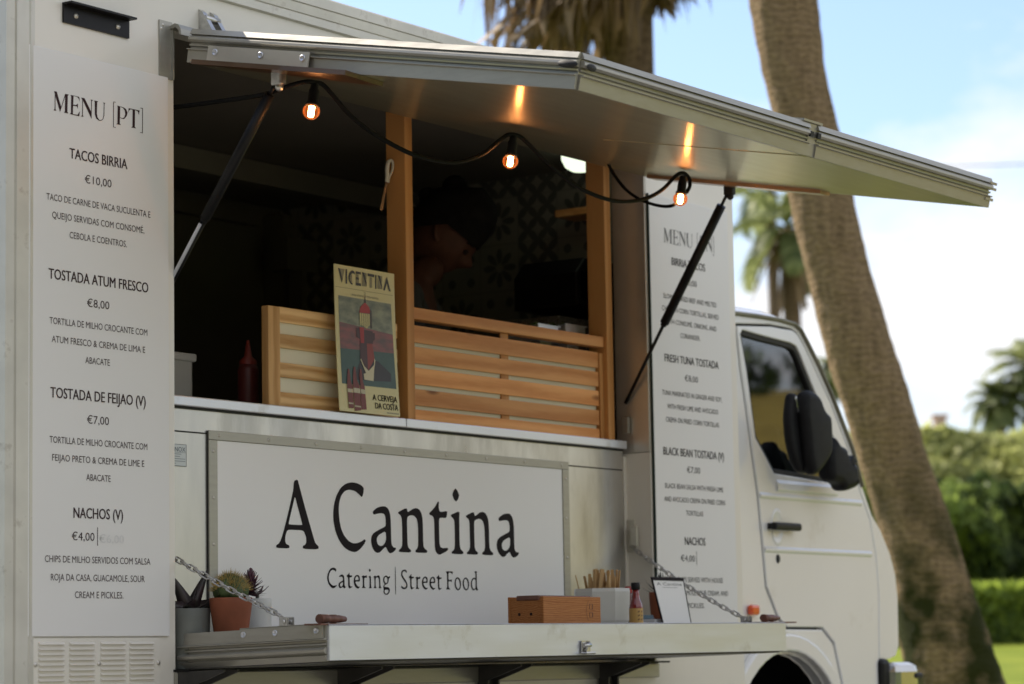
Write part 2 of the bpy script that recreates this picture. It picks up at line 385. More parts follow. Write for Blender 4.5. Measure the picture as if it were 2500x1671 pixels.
# ---- inside
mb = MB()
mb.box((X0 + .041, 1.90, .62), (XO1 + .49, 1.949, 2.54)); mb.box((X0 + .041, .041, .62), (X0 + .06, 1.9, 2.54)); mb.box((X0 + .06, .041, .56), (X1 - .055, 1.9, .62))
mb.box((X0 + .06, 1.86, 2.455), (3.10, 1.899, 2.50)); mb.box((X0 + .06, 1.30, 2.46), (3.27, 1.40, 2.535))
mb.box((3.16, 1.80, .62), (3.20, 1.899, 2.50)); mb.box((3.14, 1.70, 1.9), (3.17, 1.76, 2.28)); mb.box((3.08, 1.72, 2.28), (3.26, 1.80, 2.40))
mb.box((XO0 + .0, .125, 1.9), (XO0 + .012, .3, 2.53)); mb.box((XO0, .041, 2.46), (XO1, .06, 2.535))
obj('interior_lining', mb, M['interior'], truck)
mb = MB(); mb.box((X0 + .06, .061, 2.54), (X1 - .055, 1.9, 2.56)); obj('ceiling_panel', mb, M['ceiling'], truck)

def tile_material():
    """printed cement tiles: star flowers, circles, dots and diamonds, one pattern per tile"""
    m = bpy.data.materials.new('patterned_tiles'); m.use_nodes = True; t = m.node_tree; b = t.nodes['Principled BSDF']; n = t.nodes.new; l = t.links.new
    def mt(op, a, b_=None, c=None):
        q = n('ShaderNodeMath'); q.operation = op
        for i, v in enumerate((a, b_, c)):
            if v is None: continue
            if hasattr(v, 'links'): l(v, q.inputs[i])
            else: q.inputs[i].default_value = v
        return q.outputs[0]
    tcn = n('ShaderNodeTexCoord'); sx = n('ShaderNodeSeparateXYZ'); l(tcn.outputs['Object'], sx.inputs[0])
    S = 1 / .165
    y = mt('MULTIPLY', sx.outputs['Y'], S); z = mt('MULTIPLY', sx.outputs['Z'], S)
    iy, iz = mt('FLOOR', y), mt('FLOOR', z)
    fy, fz = mt('SUBTRACT', mt('FRACT', y), .5), mt('SUBTRACT', mt('FRACT', z), .5)
    rad = mt('SQRT', mt('ADD', mt('MULTIPLY', fy, fy), mt('MULTIPLY', fz, fz))); ang = mt('ARCTAN2', fy, fz)
    cv = n('ShaderNodeCombineXYZ'); l(iy, cv.inputs[0]); l(iz, cv.inputs[1])
    wn = n('ShaderNodeTexWhiteNoise'); wn.noise_dimensions = '2D'; l(cv.outputs[0], wn.inputs['Vector']); rv = wn.outputs['Value']
    star = mt('LESS_THAN', rad, mt('ADD', .16, mt('MULTIPLY', mt('ABSOLUTE', mt('COSINE', mt('MULTIPLY', ang, 4))), .26)))
    star = mt('MULTIPLY', star, mt('GREATER_THAN', rad, .10))
    star = mt('MULTIPLY', star, mt('GREATER_THAN', mt('ABSOLUTE', mt('COSINE', mt('MULTIPLY', ang, 4))), .35))
    hy, hz = mt('SUBTRACT', mt('FRACT', mt('MULTIPLY', y, 2)), .5), mt('SUBTRACT', mt('FRACT', mt('MULTIPLY', z, 2)), .5)
    def circ(cy, cz, r): return mt('LESS_THAN', mt('SQRT', mt('ADD', mt('POWER', mt('SUBTRACT', mt('ABSOLUTE', hy), cy), 2), mt('POWER', mt('SUBTRACT', mt('ABSOLUTE', hz), cz), 2))), r)
    petals = mt('MULTIPLY', circ(.5, 0, .52), circ(0, .5, .52))
    dots = mt('LESS_THAN', mt('SQRT', mt('ADD', mt('MULTIPLY', hy, hy), mt('MULTIPLY', hz, hz))), .2)
    dq = mt('LESS_THAN', mt('ADD', mt('ABSOLUTE', mt('SUBTRACT', mt('FRACT', mt('MULTIPLY', y, 4)), .5)), mt('MULTIPLY', .7, mt('ABSOLUTE', mt('SUBTRACT', mt('FRACT', mt('MULTIPLY', z, 3)), .5)))), .26)
    def sel(lo, hi): return mt('MULTIPLY', mt('GREATER_THAN', rv, lo), mt('LESS_THAN', rv, hi))
    pat = mt('ADD', mt('ADD', mt('MULTIPLY', star, sel(-.1, .42)), mt('MULTIPLY', petals, sel(.42, .74))), mt('ADD', mt('MULTIPLY', dots, sel(.74, .87)), mt('MULTIPLY', dq, sel(.87, 1.1))))
    gr = mt('GREATER_THAN', mt('MAXIMUM', mt('ABSOLUTE', fy), mt('ABSOLUTE', fz)), .488)
    mx = n('ShaderNodeMixRGB'); mx.inputs[1].default_value = (.25, .235, .195, 1); mx.inputs[2].default_value = (.095, .095, .085, 1); l(mt('MAXIMUM', pat, mt('MULTIPLY', gr, .5)), mx.inputs[0])
    l(mx.outputs[0], b.inputs['Base Color']); b.inputs['Roughness'].default_value = .4
    return m
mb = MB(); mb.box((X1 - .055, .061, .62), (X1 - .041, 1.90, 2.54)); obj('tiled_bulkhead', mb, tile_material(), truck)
mb = MB(); a = at(1403, 533, x=3.27); b = at(1480, 533, x=3.27)
mb.box((3.15, a.y, a.z - .012), (3.274, b.y, a.z + .012)); obj('wall_shelf', mb, M['amber'], truck)
ly_ = min((abs(at(1418, 420, y=.1 + .02 * k).z - 2.463), .1 + .02 * k) for k in range(90))[1]; lp = at(1418, 405, y=ly_)
mb = MB(); mb.lathe((lp.x, ly_, 2.539), [(.001, -.075), (.030, -.073), (.052, -.060), (.064, -.035), (.066, 0), (.001, 0)], 24); obj('ceiling_lamp', mb, glow('lit_lamp_cover', (.88, 1, .74), .75), truck)

# ---- hatch: steel front, counter, jambs
mb = MB(); mb.box((XO0, D0, .8), (XO1 - .03, D0 + .03, 1.512)); panel = obj('steel_panel', mb, M['steel'], truck)
mb = MB(); zl = at(450, 1056, y=D0).z
mb.box((XO0, D0 - .0022, zl), (.757, D0 - .0002, zl + .0035)); mb.box((2.43, D0 - .0022, zl - .002), (2.745, D0 - .0002, zl + .0015)); mb.box((.752, D0 - .003, .85), (.758, D0 - .0002, 1.457))
obj('panel_seam', mb, M['rubber'], panel)
mb = MB(); cs = at(994, 1030, y=.07).x
mb.box((XO0, .072, 1.513), (cs - .0012, .62, 1.539), .003); mb.box((cs + .0012, .0725, 1.513), (2.752, .62, 1.539), .003)
counter = obj('counter', mb, M['alubright'], truck)
mb = MB(); mb.box((XO0, .084, 1.5075), (2.745, D0 - .0003, 1.5125)); obj('counter_shadow_gap', mb, M['rubber'], truck)
mb = MB(); mb.box((2.772, .0005, 1.5), (2.7795, .125, 2.449), .003)
obj('steel_jamb', mb, M['steelsmooth'], truck)
mb = MB(); mb.box((2.772, .0005, .846), (2.7795, .14, 1.4995)); mb.box((2.755, .09, .846), (2.7719, .14, 1.49)); obj('painted_jamb', mb, M['paint'], truck)
mb = MB(); mb.box((XO0 + .0005, .0005, .846), (XO0 + .008, .125, 2.449)); obj('painted_jamb', mb, M['paint'], truck)
mb = MB(); mb.box((2.764, .06, 1.19), (2.772, .088, 1.29)); mb.box((2.752, .045, 1.205), (2.766, .07, 1.27), .004); obj('jamb_catch', mb, M['steelsmooth'], truck)
mb = MB(); mb.box((XO0, -.05, .840), (XO1, .089, .8455)); obj('sill_ledge', mb, M['blackmatt'], truck)
mb = MB(); mb.box((XO0, -.012, .795), (XO1, -.0005, .8395), .003); obj('sill_rail', mb, M['alu'], truck)

# sign with its riveted aluminium frame
c = [at(505, 1041, y=D0), at(1384, 1137, y=D0), at(526, 1074, y=D0), at(1369, 1147, y=D0)]
fx0, fx1, fz1 = c[0].x, c[1].x, (c[0].z + c[1].z) / 2; sx0, sx1, sz1 = c[2].x, c[3].x, (c[2].z + c[3].z) / 2
mb = MB()
mb.box((fx0, D0 - .007, sz1), (fx1, D0 - .0003, fz1), .001); mb.box((fx0, D0 - .007, .86), (sx0, D0 - .0003, sz1 - .0005), .001); mb.box((sx1, D0 - .007, .86), (fx1, D0 - .0003, sz1 - .0005), .001)
frame = obj('sign_frame', mb, M['alu'], truck)
mb = MB()
for k in range(9): mb.lathe((fx0 + .04 + k * (fx1 - fx0 - .08) / 8, D0 - .007, (sz1 + fz1) / 2), [(.0045, 0), (.004, .0015), (.001, .002)], 10, (0, -1, 0))
for k in range(5):
    for xx in ((fx0 + sx0) / 2, (fx1 + sx1) / 2): mb.lathe((xx, D0 - .007, sz1 - .03 - k * .12), [(.0045, 0), (.004, .0015), (.001, .002)], 10, (0, -1, 0))
obj('rivet', mb, M['steelsmooth'], frame)
mb = MB(); mb.box((sx0 + .0006, D0 - .004, .86), (sx1 - .0006, D0 - .0003, sz1 - .001)); sign = obj('sign_panel', mb, M['signwhite'], truck)

def trace(mb, polys, y, it=1):
    pts = [[at(px, py, y=y) for px, py in p] for p in polys]
    vs, fs = flat_curve([smooth_poly([(q.x, q.z) for q in p], it) for p in pts])
    mb.add([(v.x, y, v.y) for v in vs], fs)
Z1 = lambda p: zoomed(660, 1150, 6.8167, p)
Z2 = lambda p: zoomed(890, 1150, 6.8167, p)
Z3 = lambda p: zoomed(1060, 1150, 6.8167, p)
Z4 = lambda p: zoomed(790, 1370, 11.73, p)
Z5 = lambda p: zoomed(970, 1370, 11.73, p)
ys = D0 - .0046
mb = MB()
trace(mb, [Z1([(392,165),(455,143),(480,240),(530,430),(580,620),(640,830),(700,1040),(740,1180),(765,1220),(805,1258),(800,1308),(542,1300),(540,1250),(580,1232),(600,1190),(595,1100),(560,1010),(520,988),(310,980),(275,1000),(250,1090),(247,1170),(262,1215),(320,1245),(316,1292),(98,1284),(97,1237),(140,1212),(175,1150),(205,1060),(240,930),(300,690),(350,470),(382,320)]), Z1([(410,418),(450,580),(500,760),(533,890),(525,903),(318,893),(303,880),(340,720),(380,550)])], ys)
trace(mb, [Z1([(1520,440),(1480,395),(1410,335),(1310,312),(1240,335),(1180,410),(1148,520),(1138,650),(1150,820),(1180,970),(1230,1080),(1300,1165),(1370,1205),(1440,1205),(1510,1180),(1572,1135),(1590,1165),(1560,1225),(1490,1310),(1420,1355),(1330,1340),(1240,1285),(1150,1170),(1085,1010),(1052,850),(1045,720),(1060,550),(1100,410),(1170,280),(1260,210),(1350,190),(1440,203),(1520,243),(1555,285),(1555,330),(1540,410)])], ys)
trace(mb, [Z2([(150,730),(135,690),(150,660),(210,612),(290,590),(350,592),(395,630),(425,710),(438,840),(445,1150),(452,1230),(480,1275),(525,1280),(520,1310),(480,1355),(425,1375),(395,1350),(355,1262),(320,1290),(260,1355),(215,1368),(165,1340),(125,1260),(108,1170),(115,1090),(150,1035),(230,985),(350,925),(352,880),(350,800),(340,740),(315,712),(270,705),(210,715)]), Z2([(352,1000),(240,1065),(208,1110),(203,1160),(220,1225),(265,1255),(310,1240),(345,1190),(360,1140)])], ys)
trace(mb, [Z2([(558,685),(700,613),(720,690),(745,672),(810,630),(860,620),(910,640),(950,710),(970,820),(978,1240),(995,1290),(1045,1328),(1040,1368),(850,1362),(848,1322),(880,1290),(895,1230),(890,900),(870,800),(830,750),(780,738),(735,750),(708,780),(710,1000),(718,1240),(735,1285),(775,1322),(770,1360),(572,1352),(572,1320),(610,1285),(630,1230),(625,900),(618,790),(600,740),(560,710)])], ys)
trace(mb, [Z2([(1222,505),(1238,520),(1235,610),(1245,665),(1270,685),(1375,668),(1375,720),(1360,788),(1270,778),(1245,795),(1240,840),(1242,1000),(1248,1200),(1260,1265),(1300,1288),(1385,1280),(1395,1315),(1340,1355),(1245,1402),(1200,1370),(1172,1300),(1165,1100),(1160,850),(1150,780),(1130,750),(1078,730),(1078,700),(1120,660),(1180,590)])], ys)
trace(mb, [Z3([(277,730),(425,667),(418,800),(422,1100),(428,1260),(445,1310),(488,1350),(484,1390),(292,1382),(290,1350),(330,1315),(345,1260),(343,1000),(338,860),(325,800),(278,755)])], ys)
trace(mb, [Z3([(355,288),(390,335),(418,405),(400,470),(365,515),(328,475),(302,400),(320,335)])], ys)
trace(mb, [Z3([(527,745),(658,678),(677,755),(700,740),(755,695),(805,682),(850,700),(890,770),(910,880),(920,1270),(940,1330),(983,1368),(978,1408),(802,1398),(802,1365),(835,1330),(848,1270),(840,1000),(830,900),(805,830),(770,802),(735,798),(690,815),(665,845),(668,1050),(675,1270),(690,1325),(730,1358),(725,1397),(545,1390),(543,1360),(580,1325),(598,1270),(592,1000),(586,850),(570,800),(530,772)])], ys)
trace(mb, [Z3([(1080,840),(1068,800),(1085,770),(1150,722),(1215,708),(1260,715),(1295,760),(1318,840),(1328,950),(1335,1280),(1350,1335),(1370,1355),(1412,1358),(1405,1390),(1370,1430),(1320,1447),(1290,1420),(1255,1345),(1220,1375),(1170,1435),(1125,1430),(1075,1370),(1045,1290),(1040,1220),(1055,1150),(1085,1110),(1150,1070),(1255,1015),(1256,940),(1250,880),(1235,840),(1205,820),(1150,825)]), Z3([(1262,1098),(1160,1155),(1130,1200),(1125,1250),(1140,1310),(1185,1335),(1225,1315),(1255,1270),(1265,1220)])], ys)
sm_t = [(400,365),(405,435),(425,455),(478,450),(465,500),(415,498),(408,560),(410,730),(430,765),(490,755),(475,775),(415,818),(385,790),(372,720),(370,540),(365,495),(330,475),(335,450),(375,410)]
sm_e = [(745,630),(765,700),(800,755),(835,772),(885,765),(840,815),(815,825),(760,790),(720,720),(703,630),(715,540),(745,475),(795,443),(840,455),(870,510),(870,590),(862,628)]
sm_eh = [(748,595),(835,588),(835,540),(820,500),(800,485),(770,500),(752,545)]
sh = lambda p, a, b: [(u + a, v + b) for u, v in p]
ell = lambda cx, cy, a, b, k=0: [(cx + a * math.cos(i * math.pi / 12) + k * math.sin(i * math.pi / 12), cy + b * math.sin(i * math.pi / 12)) for i in range(24)]
for polys in (
    [Z4([(355,315),(320,275),(265,250),(215,275),(170,350),(148,450),(152,540),(185,630),(240,690),(290,710),(340,700),(380,685),(375,715),(320,770),(270,785),(210,750),(150,670),(115,570),(103,470),(120,370),(160,270),(210,210),(275,188),(335,205),(365,240)])],
    [Z4([(450,460),(445,430),(500,390),(550,390),(585,430),(597,520),(603,700),(620,735),(645,745),(600,785),(575,775),(553,740),(490,785),(450,770),(425,700),(435,640),(480,600),(555,560),(553,490),(535,455),(500,450)]), Z4([(555,600),(490,640),(468,680),(480,730),(515,740),(545,710),(557,670)])],
    [Z4([(740,325),(745,400),(765,418),(820,410),(812,465),(750,465),(745,520),(750,690),(765,730),(828,730),(815,750),(745,790),(715,765),(705,700),(703,520),(695,460),(660,440),(665,420),(710,380)])],
    [Z4([(910,590),(925,650),(965,710),(1000,740),(1050,735),(1000,790),(975,795),(920,760),(880,690),(862,590),(870,500),(900,430),(950,400),(995,405),(1030,440),(1045,510),(1040,575),(1025,590)]), Z4([(905,550),(1005,545),(1000,490),(985,450),(960,440),(930,455),(910,500)])],
    [Z4([(1085,445),(1155,405),(1165,435),(1225,410),(1245,430),(1235,490),(1190,475),(1165,500),(1165,700),(1180,745),(1220,778),(1088,775),(1115,745),(1125,700),(1122,520),(1110,470)])],
    [Z4([(1285,450),(1358,415),(1358,700),(1368,750),(1390,780),(1288,778),(1315,745),(1320,700),(1318,520),(1310,470)])], [Z4([(1322,212),(1355,270),(1325,325),(1293,270)])],
    [Z4([(1425,450),(1490,415),(1498,450),(1560,410),(1595,420),(1620,480),(1628,700),(1640,750),(1668,782),(1570,780),(1590,745),(1595,700),(1590,540),(1575,490),(1545,470),(1505,480),(1492,510),(1492,700),(1500,750),(1525,780),(1428,778),(1452,745),(1462,700),(1460,520),(1450,475)])],
    [Z4([(1780,415),(1830,430),(1855,460),(1885,435),(1905,435),(1900,490),(1868,505),(1865,560),(1845,640),(1790,675),(1760,690),(1745,715),(1750,745),(1840,750),(1885,775),(1902,830),(1890,900),(1850,960),(1790,975),(1735,940),(1712,880),(1725,830),(1710,740),(1725,700),(1750,670),(1720,620),(1703,540),(1720,460)]), Z4([(1780,455),(1750,480),(1740,545),(1755,610),(1795,640),(1825,610),(1832,550),(1820,480)]), Z4([(1750,825),(1745,880),(1765,925),(1800,940),(1850,905),(1865,850),(1845,820)])],
    [Z4([(2044,172),(2063,172),(2076,960),(2057,960)])],
    [Z5([(265,350),(240,315),(200,290),(165,305),(142,360),(150,410),(190,480),(260,580),(295,670),(290,740),(260,790),(205,815),(150,800),(110,755),(120,700),(160,750),(210,765),(245,740),(262,690),(250,640),(200,570),(140,480),(110,400),(112,330),(140,270),(205,245),(260,265),(275,300)])],
    [Z5(sm_t)], [Z5(sh(sm_t, 793, 20))], [Z5(sm_e), Z5(sm_eh)], [Z5(sh(sm_e, 215, 6)), Z5(sh(sm_eh, 215, 6))],
    [Z5([(510,480),(575,445),(590,475),(640,450),(660,455),(655,520),(615,510),(590,530),(585,730),(600,770),(640,800),(522,798),(545,765),(552,720),(548,540),(540,500)])],
    [Z5([(1380,295),(1590,300),(1585,350),(1575,395),(1550,345),(1510,332),(1468,335),(1465,545),(1530,540),(1568,525),(1555,615),(1525,582),(1467,580),(1468,730),(1480,770),(1530,820),(1385,815),(1425,770),(1430,730),(1425,400),(1415,345)])],
    [Z5(ell(1733, 655, 93, 188, 8)), Z5(ell(1733, 655, 56, 148, 14))], [Z5(ell(1965, 660, 93, 186, 8)), Z5(ell(1965, 660, 56, 146, 14))],
    [Z5([(2275,280),(2275,400),(2280,720),(2290,790),(2320,815),(2290,850),(2260,840),(2245,800),(2190,850),(2150,825),(2110,740),(2103,650),(2120,560),(2160,490),(2200,478),(2238,500),(2238,380),(2230,335),(2195,315)]), Z5([(2240,540),(2210,520),(2175,530),(2145,590),(2138,670),(2155,760),(2195,810),(2235,780),(2248,730)])]):
    trace(mb, polys, ys)
obj('lettering', mb, M['ink'], sign)

# maker's plate
q0, q1 = at(411, 1084, y=D0), at(453, 1141, y=D0)
px0, px1, pz0, pz1 = q0.x - .035, q1.x, q1.z + .001, q0.z + .001
mb = MB(); mb.box((px0, D0 - .003, pz0), (px1, D0 - .0004, pz1)); plate = obj('maker_plate', mb, mat('plate_sheet', (.52, .55, .56), .35, .3, var=.05), panel)
fn = lambda x, z: (x, D0 - .0034, z)
mb = MB(); W_ = px1 - px0
words(mb, 'FRINOX', px0 + .032, px1 - .004, pz1 - .019, .0115, fn)
for k, (a, b) in enumerate(((.25, .8), (.1, .75), (.2, .95), (.25, .95), (.1, .6))): mb.box((px0 + a * W_, D0 - .0034, pz1 - .026 - k * .006), (px0 + b * W_, D0 - .0031, pz1 - .0248 - k * .006))
mb.box((px0, D0 - .0034, pz1 - .0012), (px1, D0 - .0031, pz1)); mb.box((px0, D0 - .0034, pz0), (px1, D0 - .0031, pz0 + .0014)); mb.box((px1 - .0012, D0 - .0034, pz0), (px1, D0 - .0031, pz1)); mb.box((px0, D0 - .0034, pz1 - .0215), (px1, D0 - .0031, pz1 - .0208))
obj('plate_print', mb, mat('blue_grey_print', (.10, .12, .15), .5), plate)

# ---- fittings on the wall
mb = MB()
a, b = at(153, 13, y=-.002), at(313, 57, y=-.002); hb = .042
mb.box((a.x, -.006, a.z - hb), (b.x, -.0005, a.z + .002)); mb.box((a.x, -.032, a.z + .002), (b.x, -.0005, a.z + .007))
lb = obj('wall_bracket', mb, M['black'], truck)
for f in (.18, .82):
    mb = MB(); mb.lathe((a.x + (b.x - a.x) * f, -.006, a.z - .02), [(.007, 0), (.006, .003), (.001, .004)], 12, (0, -1, 0)); obj('screw', mb, M['steelsmooth'], lb)
mb = MB()
p = at(518, 70, y=-.02)
for dx in (-.022, .022): mb.extrude([(0, 0), (.045, 0), (.012, .052), (0, .06)], (p.x + dx - .008, -.0005, p.z - .012), (p.x + dx + .008, -.0005, p.z - .012), (0, -1, 0), (0, 0, 1))
mb.tube([(p.x - .028, -.018, p.z + .022), (p.x + .028, -.018, p.z + .022)], .009, 10); mb.box((p.x - .04, -.012, p.z - .02), (p.x + .04, -.0005, p.z - .012))
obj('hinge_clevis', mb, M['chain'], truck)
mb = MB(); mb.box((.472, -.004, 2.325), (.5205, -.0005, 2.474)); mb.box((.5155, -.010, 2.325), (.5205, -.004, 2.455))
cb = obj('corner_bracket', mb, M['alu'], truck)
mb = MB()
for dz in (0, .010): mb.lathe((.479 + dz * .6, -.004, 2.452 + dz), [(.004, 0), (.003, .0015), (.0005, .002)], 10, (0, -1, 0))
obj('screw', mb, M['steelsmooth'], cb)
mb = MB(); mb.extrude([(0, 0), (.018, .006), (.030, .002), (.038, -.010), (.040, -.026), (.034, -.026), (.030, -.012), (.020, -.004), (0, -.008)], (.512, -.0005, 2.463), (2.76, -.0005, 2.463), (0, -1, 0), (0, 0, 1)); obj('hinge_rail', mb, M['alu'], truck)

# ventilation panel under the left board
mb = MB(); mb.box((.028, -.006, .36), (.464, -.0005, .924)); vent = obj('vent_panel', mb, M['paint'], truck)
mb = MB()
for cx in (.042, .145, .252, .353):
    for k in range(44):
        z = .9155 - k * .0122; x0, x1 = cx, cx + .088
        mb.add([(x0, -.0061, z), (x1, -.0061, z), (x0 + .004, -.0135, z - .0062), (x1 - .004, -.0135, z - .0062), (x0, -.0061, z - .0070), (x1, -.0061, z - .0070)], [(0, 1, 3, 2), (2, 3, 5, 4), (0, 2, 4), (1, 5, 3)])
obj('louvre', mb, M['paint'], vent)
mb = MB()
for x in (.034, .247, .458): mb.lathe((x, -.006, .863), [(.006, 0), (.005, .003), (.001, .0035)], 12, (0, -1, 0))
obj('screw', mb, M['steelsmooth'], vent)

# ---- awning flap, propped open
RAIL = [(0, 0), (.009, 0), (.010, .030), (.017, .0325), (.017, .0345), (.002, .0365), (.002, .0405), (.008, .043), (.009, .047), (.002, .0485), (.002, .0515), (.011, .0525), (.0165, .058), (.0155, .064), (.011, .068), (.003, .0685), (.003, .0705), (.013, .072), (.006, .086), (0, .086)]
HB, FB = V((0, -.05, 2.366)), V((0, -1.211, 2.143))
AU = (FB - HB).normalized(); AL = (FB - HB).length; AN = V((0, AU.z, -AU.y)); AN = AN if AN.z > 0 else -AN
AX0, AX1, AXM = .531, 2.690, 1.628
def A(x, s, t): return V((x, 0, 0)) + HB + AU * s + AN * t
mb = MB(); mb.obox(A(AX0 + .001, 0, .003), V((AX1 - AX0 - .002, 0, 0)), AU * (AL - .001), AN * .082)
awn = obj('awning', mb, M['alu'], truck)
mb = MB(); mb.obox(A(AX0 + .002, .002, 0), V((AX1 - AX0 - .004, 0, 0)), AU * (AL - .004), AN * .0025); obj('underside_sheet', mb, M['under'], awn)
mb = MB(); mb.obox(A(AXM - .012, .55, -.0016), V((.024, 0, 0)), AU * (AL - .56), AN * .0015); obj('joint_strip', mb, M['under'], awn)
for nm, (p, q, od) in {'side_rail': (A(AX0, 0, 0), A(AX0, AL + .004, 0), V((-1, 0, 0))), 'side_rail.001': (A(AX1, 0, 0), A(AX1, AL, 0), V((1, 0, 0)))}.items():
    mb = MB(); mb.extrude(RAIL, p, q, od, AN); obj('side_rail', mb, M['alu'], awn)
for x0, x1 in ((AX0 + .002, AXM - .022), (AXM + .022, AX1 + .016)):
    mb = MB(); mb.extrude(RAIL, A(x0, AL, 0), A(x1, AL, 0), AU, AN); obj('front_rail', mb, M['alu'], awn)
mb = MB(); mb.obox(A(AXM - .0215, AL - .001, .001), V((.043, 0, 0)), AU * .006, AN * .084); mb.obox(A(AXM - .06, AL - .03, .0865), V((.1, 0, 0)), AU * .04, AN * .006); obj('joint_bracket', mb, M['alu'], awn)
mb = MB()
for x in (AXM - .0275, AXM + .0115): mb.obox(A(x, AL + .011, .050), V((.016, 0, 0)), AU * .006, AN * .014)
mb.lathe(A(AX0 + .030, AL + .0170, .056), [(.0012, .002), (.0185, .0015), (.020, 0)], 20, AU, sx=1.0, sy=.42)
mb.lathe(A(AX0 - .0170, AL - .018, .056), [(.0012, .002), (.026, .0015), (.028, 0)], 20, (-1, 0, 0), sx=1, sy=1)
e = mb.v[-60:]                                # squash the side disc to the height of the tube
for i in range(len(mb.v) - 60, len(mb.v)):
    d = V(mb.v[i]) - A(AX0 - .0170, AL - .018, .056); h = d.dot(AN); mb.v[i] = tuple(V(mb.v[i]) - AN * h * .66)
obj('open_tube_end', mb, M['rubber'], awn)
mb = MB()
for k in (0, 2, 3): mb.obox(A(AX1 - .02 + .006 * k, AL + .010, .02 + .016 * k), V((.05 - .006 * (k % 2), 0, 0)), AU * .003, AN * .008)
obj('torn_rail_end', mb, M['alu'], awn)
# strut plates, wooden packers and gas struts at both ends
for side, xs, od in ((0, AX0, -1), (1, AX1, 1)):
    mb = MB(); mb.obox(A(xs + od * .0175, .075, .001), V((od * .003, 0, 0)), AU * .33, AN * .043); mb.obox(A(xs - od * .02, .075, -.0045), V((od * .0405, 0, 0)), AU * .33, AN * .004)
    pl = obj('strut_plate', mb, M['steelsmooth'] if side == 0 else M['alu'], awn)
    if side == 0:
        mb = MB()
        for s_ in (.10, .25, .385): mb.lathe(A(xs - .0206, s_, .028), [(.0085, 0), (.0085, .002), (.006, .0028), (.0055, .0012), (.001, .0012)], 14, (-1, 0, 0))
        obj('rivet', mb, M['alubright'], awn)
    mb = MB()
    if side == 0:
        def on_under(px, py):
            d = at(px, py, t=1) - CAM_P; o_ = A(0, 0, -.012); k = (o_ - CAM_P).dot(AN) / d.dot(AN); return CAM_P + d * k
        q_ = [on_under(*p) for p in ((466, 156), (500, 161), (934, 212), (842, 183))]
        mb.add(q_ + [p + AN * .0115 for p in q_], [(0, 1, 2, 3), (7, 6, 5, 4)] + [(i, i + 4, (i + 1) % 4 + 4, (i + 1) % 4) for i in range(4)])
    else: mb.obox(A(xs - .075, .06, -.0105), V((.06, 0, 0)), AU * .62, AN * .012)
    obj('wooden_packer', mb, mat('oiled_packer_board', (.09, .045, .02) if side == 0 else (.42, .25, .13), .35, var=.3, scale=4, stretch=(6, 1, 1), coat=.3), awn)
    ax = xs - .004 if side == 0 else xs + .004
    top = at(680, 190, x=ax) if side == 0 else at(1781, 462, x=ax)
    mb = MB(); mb.box((top.x - .012, top.y - .016, top.z - .020), (top.x + .012, top.y + .016, top.z + .016), .004); mb.ball((top.x, top.y - .002, top.z - .024), .011); obj('ball_joint', mb, M['chain'] if side == 0 else M['rubber'], awn)
    if side == 0: low = V((.54, .055, 1.765))
    else: low = V((2.762, .082, 1.66))
    d = low - top; a = top + d * .075; b = top + d * .62
    mb = MB(); mb.tube([top + d * .03, a], .005, 8); mb.tube([a, b], .0135 if side == 0 else .0145, 14); mb.tube([b, b + d * .012], .010, 12); mb.tube([b, low], .0055 if side else .0075, 8)
    obj('gas_strut', mb, M['black'], awn)
    if side == 0:
        mb = MB(); f0, f1 = .655, 1.0; o_ = V((-.011, -.008, .005)); mb.bar(top + d * f0 + o_, top + d * f1 + o_, .009, .003, up=(1, 0, 0)); obj('strut_lock_tube', mb, M['alubright'], awn)
mb = MB(); mb.box((2.752, .07, 1.565), (2.766, .092, 1.615)); obj('strut_foot', mb, M['alu'], truck)

# ---- fold-down serving shelf on chains
def T(x, s, t):
    """s = 0 at the hinge, 1 at the front; t measured down from the top face"""
    return V((x, .0 - .463 * s, .934 + .0115 * s + (x - .55) * .0040 - t))
TX0, TX1 = .560, 2.772
def slab(mb, x0, x1, s0, s1, t0, t1):
    vs = [T(x, s, t) for x in (x0, x1) for s in (s0, s1) for t in (t0, t1)]
    return mb.add(vs, [(0, 1, 3, 2), (4, 6, 7, 5), (0, 4, 5, 1), (2, 3, 7, 6), (0, 2, 6, 4), (1, 5, 7, 3)])
mb = MB(); slab(mb, TX0 + .001, TX1, .02, .985, 0, .080); shelf = obj('serving_shelf', mb, M['alu'], truck)
mb = MB(); prof = [(a, -b) for a, b in RAIL]
p, q = T(TX0, -.02, 0), T(TX0, .985, 0)
mb.extrude(prof, p, q, (-1, 0, 0), (0, 0, 1)); obj('side_rail', mb, M['alu'], shelf)
mb = MB(); mb.extrude(prof, T(TX1, 0, 0), T(TX1, .985, 0), (1, 0, 0), (0, 0, 1)); obj('side_rail', mb, M['alu'], shelf)
mb = MB(); slab(mb, TX0 - .004, TX1 + .012, .9855, 1.0, .001, .0845); slab(mb, TX0 - .004, TX1 + .012, .93, .9855, .0815, .0845); slab(mb, TX0 - .004, TX1 + .012, .90, 1.0, -.0018, -.0003); obj('front_lip', mb, M['alubright'], shelf, bevel=.0012)
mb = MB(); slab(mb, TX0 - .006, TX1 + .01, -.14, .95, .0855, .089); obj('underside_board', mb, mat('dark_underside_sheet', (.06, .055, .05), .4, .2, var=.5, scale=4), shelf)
mb = MB(); slab(mb, TX0 - .0165, TX0 - .0085, .42, .975, -.003, .031); slab(mb, TX0 - .0165, TX0 + .04, .42, .975, -.0045, -.002); pl = obj('chain_plate', mb, M['alu'], shelf)
mb = MB()
for s_ in (.445, .66, .935): mb.lathe(T(TX0 - .0166, s_, .012), [(.0075, 0), (.0075, .0018), (.0055, .0024), (.005, .001), (.001, .001)], 14, (-1, 0, 0))
obj('rivet', mb, M['alubright'], shelf)
